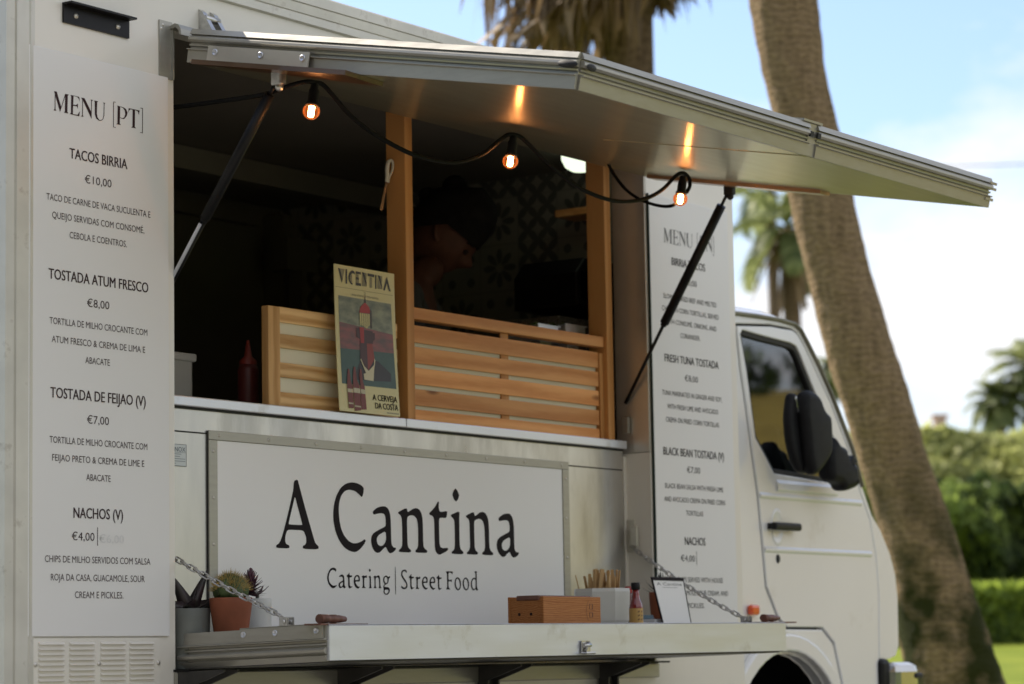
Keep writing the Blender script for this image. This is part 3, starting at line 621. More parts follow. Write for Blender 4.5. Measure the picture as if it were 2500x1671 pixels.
def chain_links(p, q, sag, n_sub=200, pitch=.0215, r=.0021):
    pts = [V(p).lerp(V(q), i / n_sub) - V((0, 0, sag * 4 * (i / n_sub) * (1 - i / n_sub))) for i in range(n_sub + 1)]
    Lc = sum((pts[i + 1] - pts[i]).length for i in range(n_sub)); n = max(2, int(Lc / pitch)); mb = MB()
    acc, i, pos = 0, 0, []
    for k in range(n + 1):
        tgt = k * Lc / n
        while i < n_sub and acc + (pts[i + 1] - pts[i]).length < tgt: acc += (pts[i + 1] - pts[i]).length; i += 1
        pos.append(pts[min(i, n_sub)])
    for k in range(n):
        a, b = pos[k], pos[k + 1]; t = (b - a).normalized(); s = t.cross(V((0, 0, 1))).normalized(); u = s.cross(t)
        ang = R_(40) + (R_(90) if k % 2 else 0); s2 = s * math.cos(ang) + u * math.sin(ang)
        c_ = (a + b) / 2; hl = (b - a).length / 2 + .0045 - .0062; hw = .0062; ring = []
        for j in range(14):
            th = 2 * math.pi * j / 14; cx, cy = math.cos(th), math.sin(th)
            ring.append(c_ + t * (cx * hw + (hl if cx >= 0 else -hl)) + s2 * cy * hw)
        mb.tube(ring, r, 6, closed=True)
    return mb
eL = at(700, 1512, x=TX0 + .004); sL = V((.545, .075, 1.150))
mL = chain_links(sL, eL + V((-.002, .012, .006)), .004); obj('chain', mL, M['chain'], shelf)
eR = at(1822, 1514, x=TX1 - .02); sR = V((2.76, .07, 1.205))
obj('chain', chain_links(sR, eR + V((0, .008, .006)), .012), M['chain'], shelf)
for e, c in ((eL, 'chain'), (eR, 'chain')):
    mb = MB(); zt_ = T(e.x, -e.y / .463, 0).z
    for dx in (-.013, .009): mb.box((e.x + dx, e.y - .014, zt_ - .002), (e.x + dx + .004, e.y + .014, zt_ + .026), .0018)
    mb.box((e.x - .013, e.y - .014, zt_ - .0015), (e.x + .013, e.y + .02, zt_ + .002)); mb.tube([(e.x - .018, e.y, zt_ + .014), (e.x + .018, e.y, zt_ + .014)], .0055, 10)
    obj('shackle', mb, M['chain'], shelf)
ferr = mat('rusty_latch', (.16, .07, .05), .55, .2, var=.4, scale=40)
for e0, e1 in ((at(778, 1521, y=-.43), at(850, 1520, y=-.43)), (at(1862, 1518, y=-.43), at(1908, 1519, y=-.43))):
    mb = MB(); zt_ = T((e0.x + e1.x) / 2, .93, 0).z; dx = e1.x - e0.x
    mb.obox((e0.x - .03, -.46, zt_ + .0005), V((dx + .07, 0, 0)), V((0, .05, 0)), V((0, 0, .004)))
    mb.tube([(e0.x + dx * f, -.432 + .012 * f, zt_ + .016) for f in (0, .3, .36, .44, .62, .66, .74, 1)], [.0115, .0105, .009, .0108, .0108, .0085, .0095, .0065], 14)
    obj('latch_handle', mb, ferr, shelf)
p = at(1429, 1581, y=-.466)
mb = MB(); mb.box((p.x - .022, p.y - .003, p.z - .016), (p.x + .020, p.y - .0003, p.z + .018)); mb.box((p.x - .024, p.y - .020, p.z - .019), (p.x + .024, p.y - .001, p.z - .012), .003); mb.tube([(p.x - .018, p.y - .006, p.z + .004), (p.x + .016, p.y - .006, p.z + .006)], .006, 10); mb.tube([(p.x - .012, p.y - .007, p.z - .01), (p.x + .010, p.y - .007, p.z + .014)], .004, 8)
for dx in (-.014, .012): mb.lathe((p.x + dx, p.y - .003, p.z + .011), [(.004, 0), (.003, .002), (.0005, .0025)], 8, (0, -1, 0))
obj('hook_latch', mb, M['chain'], shelf)
for px in (520, 905, 1245, 1537):
    x = at(px, 1655, y=-.10).x; mb = MB()
    for dx in (-.03, .022): mb.extrude([(0, .840), (.15, .844), (.15, .838), (.035, .80), (.035, .60), (0, .60)], (x + dx, -.0085, 0), (x + dx + .008, -.0085, 0), (0, -1, 0), (0, 0, 1))
    mb.box((x - .022, -.025, .60), (x + .022, -.0085, .80)); obj('support_bracket', mb, mat('worn_grey_bracket', (.035, .033, .03), .5, var=.4, scale=14), truck)
# ================================================================ cab
YC, YF = 0.08, 2.00
def cabpt(px, py): q = at(px, py, y=YC); return (q.x, q.z)
def panel_xz(polys, y, th, bev=0.0, dy=1):
    """filled outline in the xz plane with real thickness, front face at y"""
    vs, fs = flat_curve(polys, th / 2 - bev, bev)
    m = MB(); m.add([(v.x, y + th / 2 - v.z, v.y) for v in vs], fs); return m
def offset_poly(p, d):
    n = len(p); A_ = sum(p[i][0] * p[(i + 1) % n][1] - p[(i + 1) % n][0] * p[i][1] for i in range(n)); sg = 1 if A_ > 0 else -1; q = []
    for i in range(n):
        a, b, c = V(p[i - 1]), V(p[i]), V(p[(i + 1) % n]); e1 = (b - a).normalized(); e2 = (c - b).normalized()
        n1 = V((e1.y, -e1.x)) * sg; n2 = V((e2.y, -e2.x)) * sg; m = (n1 + n2); m = m / max(.3, m.length_squared) * 2 if m.length > 0 else n1
        q.append(tuple(b + m * d))
    return q
sil = [cabpt(*p) for p in ((1791,766),(1845,773),(1900,782),(1938,793),(1952,806),(1968,836),(2000,900),(2032,974),(2079,1096),(2103,1189),(2127,1261),(2148,1297),(2171,1354),(2184,1404),(2190,1461),(2192,1575),(2186,1598),(2170,1606),(2148,1608))]
wx, wz, wr = 3.735, .47, .405             # wheel arch
zs = .36
fr = sil[-1][0]
arch = [(wx + wr * math.cos(t), wz + wr * math.sin(t) * (.98)) for t in [R_(a) for a in range(-14, 195, 11)]]
outline = [(3.335, sil[0][1])] + sil + [(fr, zs), (wx + wr * math.cos(R_(-14)), zs)] + arch + [(wx - wr, zs), (3.335, zs)]
seam = [cabpt(*p) for p in ((1794,790),(1805,900),(1814,960),(1848,1211),(1859,1332),(1868,1434),(1898,1511),(1921,1537),(2007,1538),(2034,1573),(2048,1640))] + [(fr - .16, .40), (fr - .012, .40)] + [cabpt(*p) for p in ((2147,1600),(2146,1450),(2139,1357),(2124,1268),(2098,1192),(2074,1104),(2027,980),(1963,842),(1946,812),(1934,802),(1880,792))]
win = [cabpt(*p) for p in ((1812,806),(1860,820),(1930,838),(1943,846),(1952,864),(1986,950),(2030,1058),(2049,1108),(2055,1160),(2053,1184),(2046,1183),(1960,1168),(1889,1156),(1843,1069),(1822,910),(1806,816))]
cabo = obj('cab_body', panel_xz([outline, seam], YC, .04, .004), M['cab'], truck)
mb = panel_xz([offset_poly(outline, -.01)], YF - .04, .04, 0); far_win = win
vs, fs = flat_curve([outline, win], .02); mb = MB(); mb.add([(v.x, YF - .02 + v.z, v.y) for v in vs], fs)
obj('far_side_panel', mb, M['cab'], cabo)
# roof, windscreen pillar line, bonnet and nose: one skin from side to side, domed at the roof
mb = MB(); ysec = [(YC + .004, 0, 0), (YC + .02, .018, .004), (YC + .07, .040, .010), (YC + .2, .060, .02), (.6, .072, .035), (1.04, .078, .04), (1.48, .072, .035), (YF - .2, .060, .02), (YF - .07, .04, .01), (YF - .02, .018, .004), (YF - .004, 0, 0)]
pr = [(3.335, sil[0][1] + .003)] + sil[:-1] + [(fr, sil[-1][1])]
for k, (x, z) in enumerate(pr):
    roofness = 1.0 if k <= 3 else max(0.15, 1 - (k - 3) * .3)
    for y, dz, dx in ysec: mb.v.append((x + dx * (0 if k < 4 else 1), y, z + dz * roofness * (1 if k < 8 else .3)))
nS = len(ysec)
glassrow = (6, 9)
for k in range(len(pr) - 1):
    for j in range(nS - 1):
        if glassrow[0] <= k < glassrow[1] and 2 <= j < nS - 3: continue
        mb.f.append((k * nS + j, k * nS + j + 1, (k + 1) * nS + j + 1, (k + 1) * nS + j)); mb.sm.append(True)
obj('cab_skin', mb, M['cab'], cabo)
m2 = MB()
for k in range(*glassrow):
    for j in range(2, nS - 3): m2.add([mb.v[k * nS + j], mb.v[k * nS + j + 1], mb.v[(k + 1) * nS + j + 1], mb.v[(k + 1) * nS + j]], [(0, 1, 2, 3)], True)
GLASS = thin_glass('window_glass', (.50, .54, .54), 1.45, .13)
obj('windscreen', m2, GLASS, cabo)
mb = MB(); dr = [V((x, YC - .004, z + .001)) for x, z in [(3.335, sil[0][1])] + sil[:10]]; mb.tube(dr, .008, 8); obj('drip_rail', mb, mat('drip_rail_rubber', (.17, .16, .11), .5, var=.2), cabo)
mb = MB(); mb.box((3.30, YC + .05, .40), (3.33, YF - .05, 2.0)); mb.box((3.33, YC + .05, .55), (fr - .02, YF - .05, .60)); obj('cab_floor', mb, M['blackmatt'], cabo)
# door
door = obj('cab_door', panel_xz([offset_poly(seam, -.0085), win], YC - .003, .04, .004), M['cab'], truck)
mb = panel_xz([offset_poly(seam, .003), offset_poly(win, .012)], YC + .026, .006); obj('door_seal', mb, mat('green_black_seal', (.012, .022, .018), .6), door)
mb = panel_xz([offset_poly(win, .004), offset_poly(win, -.017)], YC + .004, .02, .003); obj('window_rubber', mb, M['rubber'], door)
mb = panel_xz([offset_poly(win, -.012)], YC + .016, .004); obj('window_glass', mb, GLASS, door)
mb = MB()
for (pa, pb) in (((1850, 1213), (2104, 1228)), ((1862, 1337), (2128, 1360))):
    a, b = cabpt(*pa), cabpt(*pb); z = (a[1] + b[1]) / 2
    mb.extrude([(0, -.010), (.006, -.002), (.006, .004), (0, .012)], (a[0] + .006, YC - .0031, z), (b[0] - .01, YC - .0031, z), (0, -1, 0), (0, 0, 1))
a, b = cabpt(1893, 1186), cabpt(2040, 1201); z = (a[1] + b[1]) / 2
mb.extrude([(0, -.02), (.008, -.012), (.008, .01), (0, .022)], (a[0], YC - .0031, z), (b[0], YC - .0031, z), (0, -1, 0), (0, 0, 1))
obj('pressed_crease', mb, M['cab'], door)
a, b = cabpt(1870, 1284), cabpt(1935, 1288)
mb = MB(); mb.box((a[0], YC - .040, a[1] - .015), (b[0], YC - .016, a[1] + .012), .008); mb.box((a[0] + .004, YC - .03, a[1] - .011), (a[0] + .03, YC - .0032, a[1] + .009)); mb.box((b[0] - .03, YC - .03, a[1] - .011), (b[0] - .004, YC - .0032, a[1] + .009)); obj('door_handle', mb, M['black'], door)
mb = MB(); cxm = (a[0] + b[0]) / 2 - .02; mb.lathe((cxm, YC - .0034, a[1] - .003), [(.052, 0), (.048, .003), (.040, -.0), (.02, -.0002), (.0005, -.0003)], 24, (0, -1, 0), sx=.85, sy=1.25); obj('handle_recess', mb, M['cab'], door)
k = cabpt(1897, 1365); mb = MB(); mb.lathe((k[0], YC - .0032, k[1]), [(.016, 0), (.013, .004), (.001, .004)], 16, (0, -1, 0), sx=.8); obj('keyhole', mb, M['rubber'], door)
k = cabpt(1833, 1490); mb = MB(); mb.box((k[0] - .030, YC - .022, k[1] - .018), (k[0] + .030, YC - .0005, k[1] + .018), .010); obj('indicator_lamp', mb, mat('orange_lens', (.75, .09, .02), .2, var=.1, coat=.5), truck)
# wheel arch lip, wheels, bumper
ra = [R_(a) for a in range(-14, 195, 8)]
ringo = [(wx + (wr + .055) * math.cos(t), wz + (wr + .055) * math.sin(t)) for t in ra]; ringi = [(wx + (wr + .004) * math.cos(t), wz + (wr + .004) * math.sin(t) * .98) for t in ra][::-1]
obj('wheel_arch', panel_xz([ringo + ringi], YC - .030, .03, .008), M['cab'], cabo)
mb = MB(); mb.lathe((wx, YC + .041, wz), [(wr + .03, 0), (wr + .03, .3), (.05, .32)], 32, (0, 1, 0)); obj('wheel_well', mb, M['blackmatt'], cabo)
for cx, cy, dr_ in ((wx, .14, -1), (.75, .05, -1), (wx, 1.94, 1), (.75, 1.94, 1)):
    wl = obj('wheel', MB().lathe((cx, cy, .335), [(.2, -.02), (.325, -.0), (.335, .03), (.335, .17), (.325, .2), (.2, .22)] if dr_ < 0 else [(.2, -.22), (.325, -.2), (.335, -.17), (.335, -.03), (.325, 0), (.2, .02)], 36, (0, 1, 0)), M['rubber'], truck)
    obj('rim', MB().lathe((cx, cy + (.01 if dr_ < 0 else -.01), .335), [(.205, 0), (.19, .02 if dr_ < 0 else -.02), (.09, .05 if dr_ < 0 else -.05), (.08, -.01 if dr_ < 0 else .01), (.001, -.01 if dr_ < 0 else .01)], 28, (0, 1, 0)), M['alu'], wl)
a, b = at(2150, 1640, y=YC), at(2222, 1640, y=YC)
mb = MB(); mb.box((a.x + .03, YC - .05, .44), (b.x - .01, YF + .05, .825), .035); bmp = obj('bumper', mb, mat('chrome_bumper', (.50, .50, .50), .14, .9, var=.1), truck)
mb = MB(); mb.box((a.x - .03, YC - .02, .44), (a.x + .05, YF + .02, .84), .02); obj('bumper_bracket', mb, M['blackmatt'], bmp)
mb = MB(); mb.box((b.x - .06, YC - .057, .765), (b.x - .004, YF + .057, .785), .006); obj('bumper_strip', mb, M['rubber'], bmp)
# wing mirror, folded back along the window
ZM = lambda p, y=-.02: [(lambda q: (q.x, q.z))(at(a, b, y=y)) for a, b in zoomed(1880, 930, 4.9, p)]
def mshape(p, y, th, bev): return panel_xz([smooth_poly(ZM(p, y + .01), 2)], y, th, bev)
m_ = mshape([(415,190),(432,132),(470,108),(540,130),(605,190),(660,350),(738,420),(752,700),(742,880),(668,1010),(570,1132),(505,1110),(470,900),(440,600),(412,385)], -.115, .055, .026)
mir = obj('wing_mirror', m_, M['mirror'], truck, smooth=True, round_=True)
m_ = mshape([(240,150),(290,148),(330,180),(360,300),(400,650),(440,900),(490,1110),(360,1105),(280,950),(228,700),(205,420)], -.075, .035, .016); obj('mirror_shell', m_, M['mirror'], mir, smooth=True, round_=True)
m_ = mshape([(278,190),(315,190),(350,290),(362,400),(358,700),(332,480),(302,330)], -.0815, .006, .001); obj('mirror_glass', m_, mat('mirror_face', (.85, .87, .88), .05, 1.0, var=.01), mir)
m_ = mshape([(725,790),(780,650),(850,770),(920,800),(950,930),(1010,880),(1020,930),(990,970),(1050,1010),(1062,1180),(1075,1262),(905,1330),(868,1235),(735,1185),(720,900)], -.06, .07, .025); obj('mirror_arm', m_, M['mirror'], mir, smooth=True, round_=True)
# inside the cab
ZS = lambda p: [(lambda q: (q.x, q.z))(at(a, b, y=.30)) for a, b in zoomed(1880, 930, 4.9, p)]
mb = panel_xz([smooth_poly(ZS([(-20,800),(40,715),(75,500),(105,488),(130,520),(160,800),(260,1120),(330,1500),(-200,1500),(-120,950)]), 1)], .30, .45, .04); obj('seat', mb, M['blackmatt'], cabo)

# ================================================================ menu boards
def disp(p): return p * 2500 / 2346
def menu(label, y, x_off, title, rows, extra, ink, bold_ink):
    rt = thing('menu_board', label, 'menu board', (x_off + .25, y, .93))
    mb = MB(); mb.box((x_off, y - .006, .928), (x_off + .5, y, 2.329), .0015); bd = obj('board_sheet', mb, M['board'], rt)
    yy = y - .0066; fn = lambda x, z: (x, yy, z)
    mt_ = MB()
    for polys, dx in title:
        pts = []
        for p in polys:
            q = [at(a, b, y=0) for a, b in zoomed(110, 210, 9.384, p)]; pts.append([(u.x + x_off + dx, u.z) for u in q])
        vs, fs = flat_curve(pts); mt_.add([(v.x, yy, v.y) for v in vs], fs)
    obj('title_lettering', mt_, ink, rt)
    mk = MB()
    for s, x0, x1, yc, cap, bold in rows:
        xc, zc = (x0 + x1) / 2, at(disp((x0 + x1) / 2), disp(yc), y=0).z if x_off == 0 else at(disp((x0 + x1) / 2), disp(yc), y=y).z
        a = at(disp(x0), disp(yc), y=y).x; b = at(disp(x1), disp(yc), y=y).x
        words(mk, s, a, b, zc - cap / 2, cap, fn, bold)
    for x, yc, h in extra:
        q = at(disp(x), disp(yc), y=y); mk.box((q.x - .001, yy - .0002, q.z - h / 2), (q.x + .001, yy, q.z + h / 2))
    obj('lettering', mk, bold_ink, rt)
    return rt, fn
gM = [(150,130),(215,145),(315,490),(408,195),(490,208),(468,240),(458,600),(480,645),(378,622),(400,600),(408,250),(290,610),(184,240),(186,540),(205,585),(140,570),(165,540),(172,190)]
gE = [(525,215),(725,262),(735,290),(740,370),(715,300),(680,262),(600,245),(592,440),(655,450),(700,415),(698,540),(675,480),(590,465),(585,655),(690,675),(745,590),(730,708),(510,655),(540,630),(545,250)]
gN = [(770,280),(850,292),(1002,600),(1003,350),(985,325),(1045,335),(1020,365),(1012,770),(812,340),(814,690),(830,722),(770,708),(795,685),(799,320)]
gU = [(1070,345),(1165,365),(1140,385),(1135,650),(1150,730),(1190,790),(1230,795),(1270,760),(1288,680),(1294,420),(1270,392),(1328,402),(1310,425),(1304,690),(1280,770),(1235,810),(1190,810),(1120,760),(1088,660),(1085,375)]
gL = [(1508,370),(1565,380),(1565,392),(1524,385),(1522,945),(1568,958),(1565,970),(1508,955)]
gP = [(1595,462),(1740,500),(1800,540),(1838,620),(1820,700),(1760,770),(1720,768),(1662,742),(1660,870),(1685,908),(1580,888),(1605,870),(1610,490)]
gPh = [(1668,492),(1665,730),(1720,752),(1760,735),(1785,660),(1775,580),(1730,515)]
gT = [(1862,520),(2115,575),(2095,680),(2080,610),(2050,580),(2008,568),(2005,950),(2035,985),(1920,962),(1950,940),(1952,555),(1900,550),(1870,580),(1855,635)]
gR = [(2130,508),(2188,522),(2185,1098),(2125,1082),(2128,1070),(2170,1080),(2173,535),(2130,522)]
dP = at(110 + 1595 / 9.384, 210 + 462 / 9.384, y=0).x
dE = at(110 + 525 / 9.384, 210 + 215 / 9.384, y=0).x; dN = at(110 + 770 / 9.384, 210 + 280 / 9.384, y=0).x; dT = at(110 + 1862 / 9.384, 210 + 520 / 9.384, y=0).x
B_, P_, T_ = .0245, .0190, .0155
menu('tall white Portuguese menu board beside the hatch, above the louvred vent', -.0012, 0.0,
    [([gM], 0), ([gE], 0), ([gN], 0), ([gU], 0), ([gL], 0), ([gP, gPh], 0), ([gT], 0), ([gR], 0)],
    [('TACOS BIRRIA', 155, 287, 365, B_, .014), ('€10,00', 190, 251, 417, P_, 0), ('TACO DE CARNE DE VACA SUCULENTA E', 102, 340, 472, T_, 0), ('QUEIJO SERVIDAS COM CONSOMÉ,', 115, 326, 511, T_, 0), ('CEBOLA E COENTROS.', 155, 286, 550, T_, 0),
     ('TOSTADA ATUM FRESCO', 107, 335, 644, B_, .014), ('€8,00', 195, 246, 698, P_, 0), ('TORTILLA DE MILHO CROCANTE COM', 109, 333, 749, T_, 0), ('ATUM FRESCO & CREMA DE LIMA E', 114, 328, 790, T_, 0), ('ABACATE', 191, 247, 829, T_, 0),
     ('TOSTADA DE FEIJAO (V)', 111, 329, 910, B_, .014), ('€7,00', 195, 245, 964, P_, 0), ('TORTILLA DE MILHO CROCANTE COM', 109, 333, 1016, T_, 0), ('FEIJAO PRETO & CREMA DE LIME E', 115, 326, 1056, T_, 0), ('ABACATE', 193, 249, 1096, T_, 0),
     ('NACHOS (V)', 164, 277, 1178, B_, .014), ('€4,00', 160, 212, 1230, P_, 0), ('CHIPS DE MILHO SERVIDOS COM SALSA', 98, 340, 1284, T_, 0), ('ROJA DA CASA, GUACAMOLE, SOUR', 112, 327, 1325, T_, 0), ('CREAM E PICKLES.', 167, 278, 1364, T_, 0)],
    [(219, 1230, .044)], M['inkbrown'], M['inkbrown'])
XR, YR = 2.783, -.0012
rt, fnr = menu('tall white English menu board between the hatch and the cab', YR, XR,
    [([gM], 0), ([gE], 0), ([gN], 0), ([gU], 0), ([gL], 0), ([gE], dP - dE + .004), ([gN], dT - dN), ([gR], 0)],
    [('BIRRIA TACOS', 1535, 1611, 607, B_, .014), ('€10,00', 1558, 1592, 649, P_, 0), ('SLOW COOKED BEEF AND MELTED', 1516, 1637, 689, T_, 0), ('CHEESE IN CORN TORTILLAS, SERVED', 1513, 1642, 717, T_, 0), ('WITH CONSUMÉ, ONIONS, AND', 1520, 1637, 745, T_, 0), ('CORIANDER.', 1555, 1600, 773, T_, 0),
     ('FRESH TUNA TOSTADA', 1519, 1642, 829, B_, .014), ('€8,00', 1565, 1595, 869, P_, 0), ('TUNA MARINATED IN GINGER AND SOY,', 1513, 1650, 908, T_, 0), ('WITH FRESH LIME AND AVOCADO', 1525, 1641, 938, T_, 0), ('CREMA ON FRIED CORN TORTILLAS', 1522, 1643, 968, T_, 0),
     ('BLACK BEAN TOSTADA (V)', 1516, 1654, 1040, B_, .014), ('€7,00', 1570, 1600, 1078, P_, 0), ('BLACK BEAN SALSA WITH FRESH LIME', 1520, 1653, 1118, T_, 0), ('AND AVOCADO CREMA ON FRIED CORN', 1518, 1657, 1148, T_, 0), ('TORTILLAS', 1568, 1607, 1177, T_, 0),
     ('NACHOS', 1565, 1612, 1241, B_, .014), ('€4,00', 1556, 1588, 1280, P_, 0), ('CORN CHIPS SERVED WITH HOUSE', 1520, 1652, 1329, T_, 0), ('SALSA, GUACAMOLE, SOUR CREAM, AND', 1513, 1664, 1359, T_, 0), ('PICKLES.', 1570, 1610, 1388, T_, 0)],
    [(1592, 1280, .044)], M['inkpale'], M['ink'])
mb = MB(); words(mb, '€6,00', .165 + at(disp(222), disp(1233), y=0).x - at(disp(172), disp(1233), y=0).x, at(disp(278), disp(1233), y=0).x, at(disp(250), disp(1233), y=0).z - .010, .019, lambda x, z: (x, -.0080, z))
mb = MB(); q0, q1 = at(disp(222), disp(1233), y=0), at(disp(279), disp(1233), y=0)
words(mb, '€6,00', q0.x, q1.x, q0.z - .011, .019, lambda x, z: (x, -.0080, z)); obj('scraped_price', mb, M['inkfaint'], bpy.data.objects['menu_board'])
mb = MB(); mb.box((XR - .0035, -.010, .928), (XR - .0003, -.0012, 2.329)); obj('board_edge', mb, mat('dark_green_edge', (.015, .035, .028), .5), rt)

# ================================================================ string lights
st = thing('string_lights', 'black cable of three lit bulbs looped under the awning', 'string lights', (1.45, -.4, 2.25))
YL = -.40
sk = [at(766, 228, y=YL), at(1251, 353, y=YL), at(1666, 446, y=YL)]
bu = [at(760, 272, y=YL), at(1246, 394, y=YL), at(1661, 486, y=YL)]
def curve_pts(p, n=6):
    o = []
    for i in range(len(p) - 1):
        a, b, c, d = p[max(i - 1, 0)], p[i], p[i + 1], p[min(i + 2, len(p) - 1)]
        for k in range(n):
            t = k / n; o.append(.5 * ((2 * b) + (c - a) * t + (2 * a - 5 * b + 4 * c - d) * t * t + (3 * b - a - 3 * c + d) * t ** 3))
    return o + [p[-1]]
c0 = [at(350, 262, y=.07), at(415, 263, y=.03), at(520, 250, y=-.10), at(640, 232, y=-.28), at(700, 212, y=-.36), at(745, 200, y=YL), at(768, 202, y=YL), at(788, 207, y=YL), at(812, 232, y=YL), at(850, 277, y=YL), at(900, 318, y=YL), at(955, 352, y=YL), at(1010, 378, y=YL), at(1070, 394, y=YL), at(1120, 396, y=YL), at(1175, 378, y=YL), at(1215, 347, y=YL), at(1240, 330, y=YL), at(1258, 330, y=YL), at(1280, 342, y=YL), at(1330, 392, y=YL), at(1395, 446, y=YL), at(1450, 476, y=YL), at(1510, 492, y=YL), at(1570, 487, y=YL), at(1615, 465, y=YL), at(1650, 430, y=YL), at(1668, 423, y=YL), at(1682, 435, y=YL), at(1684, 455, y=YL), at(1676, 470, y=YL)]
c1 = [at(1485, 400, y=-.12), at(1500, 428, y=-.13), at(1530, 465, y=-.18), at(1568, 490, y=-.24), at(1610, 503, y=-.32), at(1640, 503, y=-.38), at(1655, 492, y=YL + .02)]
obj('cable', MB().tube(curve_pts(c0), .0060, 8), M['cable'], st); obj('cable', MB().tube(curve_pts(c1), .0050, 8), M['cable'], st)
gl_b = bpy.data.materials.new('amber_bulb_glass'); gl_b.use_nodes = True
t_ = gl_b.node_tree; t_.nodes.clear(); n_ = t_.nodes.new; l_ = t_.links.new
g_ = n_('ShaderNodeBsdfGlossy'); g_.inputs['Roughness'].default_value = .03; tr_ = n_('ShaderNodeBsdfTransparent'); tr_.inputs[0].default_value = (.96, .66, .42, 1)
lw_ = n_('ShaderNodeLayerWeight'); lw_.inputs[0].default_value = .25; em_ = n_('ShaderNodeEmission'); em_.inputs[0].default_value = (1, .22, .04, 1); em_.inputs[1].default_value = .10
mx_ = n_('ShaderNodeMixShader'); ad_ = n_('ShaderNodeAddShader'); o_ = n_('ShaderNodeOutputMaterial')
l_(lw_.outputs['Fresnel'], mx_.inputs[0]); l_(tr_.outputs[0], mx_.inputs[1]); l_(g_.outputs[0], mx_.inputs[2]); l_(mx_.outputs[0], ad_.inputs[0]); l_(em_.outputs[0], ad_.inputs[1]); l_(ad_.outputs[0], o_.inputs[0])
GLOWB = glow('hot_filament', (1.0, .52, .25), 46)
for s_, b_ in zip(sk, bu):
    ax = (s_ - b_).normalized()
    so = obj('socket', MB().lathe(b_ + ax * .018, [(.0005, -.006), (.0165, -.006), (.0165, .002), (.0135, .006), (.0130, .036), (.0105, .042), (.0105, .054), (.0005, .056)], 18, ax), M['black'], st)
    bb = obj('bulb', MB().lathe(b_, [(.0005, -.0215), (.008, -.020), (.0155, -.0150), (.0205, -.0068), (.0215, 0), (.0205, .0068), (.0165, .013), (.0125, .017), (.0120, .022)], 22, ax), gl_b, st)
    obj('filament', MB().lathe(b_, [(.0005, -.0145), (.0068, -.014), (.0078, -.010), (.0078, .013), (.0005, .015)], 12, ax), GLOWB, bb)

# ================================================================ wooden screens on the counter
CT = 1.539
YW = .105
sp = at(648, 800, y=YW); se = at(835, 800, y=YW)
ztop = at(660, 746, y=YW).z
lx0, lx1 = at(655, 800, y=YW).x, 1.60
ls = thing('slatted_crate_panel', 'low pine panel with wide slats and cream backing, left of the tall post', 'slatted panel', ((lx0 + lx1) / 2, YW, CT))
zpx = lambda px, v, ox=600, oy=560: at(px, oy + v / 2.8, y=YW).z
cp_ = 600 + 218 / 2.8
mb = MB(); mb.box((lx0, YW, CT), (lx0 + .050, YW + .024, ztop), .002); obj('stile', mb, M['pinez'], ls)
mb = MB(); mb.box((lx0 + .0505, YW + .0125, CT + .001), (lx1, YW + .022, ztop - .01)); obj('backing_board', mb, M['cream'], ls)
for k, (a, b) in enumerate(((525, 630), (710, 805), (905, 1005), (1108, 1215))):
    mb = MB(); z1, z0 = zpx(cp_, a), max(CT + .0005, zpx(cp_, b)); mb.box((lx0 + .0505, YW + .004, z0), (lx1, YW + .0123, z1), .0012); obj('slat', mb, M['pine'], ls)
# tall frame with two posts and a slatted screen
fx = at(1007, 1028, y=YW).x; fxe = at(1494, 1070, y=YW).x
sf = thing('slatted_screen', 'varnished wooden screen of five slats between two tall posts', 'wooden screen', ((fx + fxe) / 2, YW, CT))
pw, pd = .036, .056
for x1_ in (fx, fxe):
    mb = MB(); mb.box((x1_ - pw, YW - .012, CT + .0003), (x1_, YW + pd, 2.448), .002); obj('post', mb, M['amberz'], sf)
x0_, x1_ = fx + .0006, fxe - pw - .0006
z6 = lambda v: at(1000 + 20 / 2.8, 560 + v / 2.8, y=YW).z
mb = MB(); mb.box((x0_, YW, z6(610)), (x1_, YW + .04, z6(531)), .002); obj('top_rail', mb, M['amberz'] if 0 else M['amber'], sf)
mb = MB(); mb.box((x0_, YW + .0195, CT + .001), (x1_ - .0215, YW + .028, z6(655))); obj('backing_board', mb, M['cream'], sf)
for k, (a, b) in enumerate(((650, 768), (797, 908), (940, 1053), (1086, 1198), (1226, 1312))):
    mb = MB(); mb.box((x0_, YW + .008, max(CT + .0005, z6(b))), (x1_ - .022, YW + .0145, z6(a)), .0015); obj('slat', mb, M['amber'], sf)
xm = at(1241, 830, y=YW).x
mb = MB(); mb.box((xm - .020, YW + .0147, CT + .001), (xm + .020, YW + .0193, z6(612))); obj('batten', mb, M['amberz'], sf)
mb = MB(); mb.box((x1_ - .021, YW + .004, CT + .0005), (x1_, YW + .036, z6(655))); obj('end_stile', mb, M['amberz'], sf)

# ================================================================ beer poster
YP = .070
cx0, cx1 = at(819, 800, y=YP).x, at(966, 820, y=YP).x
pzt, pzb = at(819, 644, y=YP).z, CT + .001
po = thing('beer_poster', 'cream beer poster with a red lighthouse leaning beside the tall wooden post', 'poster', ((cx0 + cx1) / 2, YP, CT))
def PY(z): t = (z - pzb) / (pzt - pzb); return YP - .010 * (1 - t) ** 2 + .003 * t
def pfn(off): return lambda x, z: (x + .003 * (1 - (z - pzb) / (pzt - pzb)) ** 2, PY(z) - off, z)
mb = MB(); n = 16
for i in range(n + 1):
    z = pzb + (pzt - pzb) * i / n
    for x in (cx0, cx1):
        for o_ in (0, -.0022): mb.v.append(pfn(o_)(x, z))
for i in range(n):
    a = i * 4; b = a + 4
    for f in ((a, a + 2, b + 2, b), (a + 1, b + 1, b + 3, a + 3), (a, b, b + 1, a + 1), (a + 2, a + 3, b + 3, b + 2)): mb.f.append(f); mb.sm.append(False)
mb.f += [(0, 1, 3, 2), (n * 4, n * 4 + 2, n * 4 + 3, n * 4 + 1)]; mb.sm += [False, False]
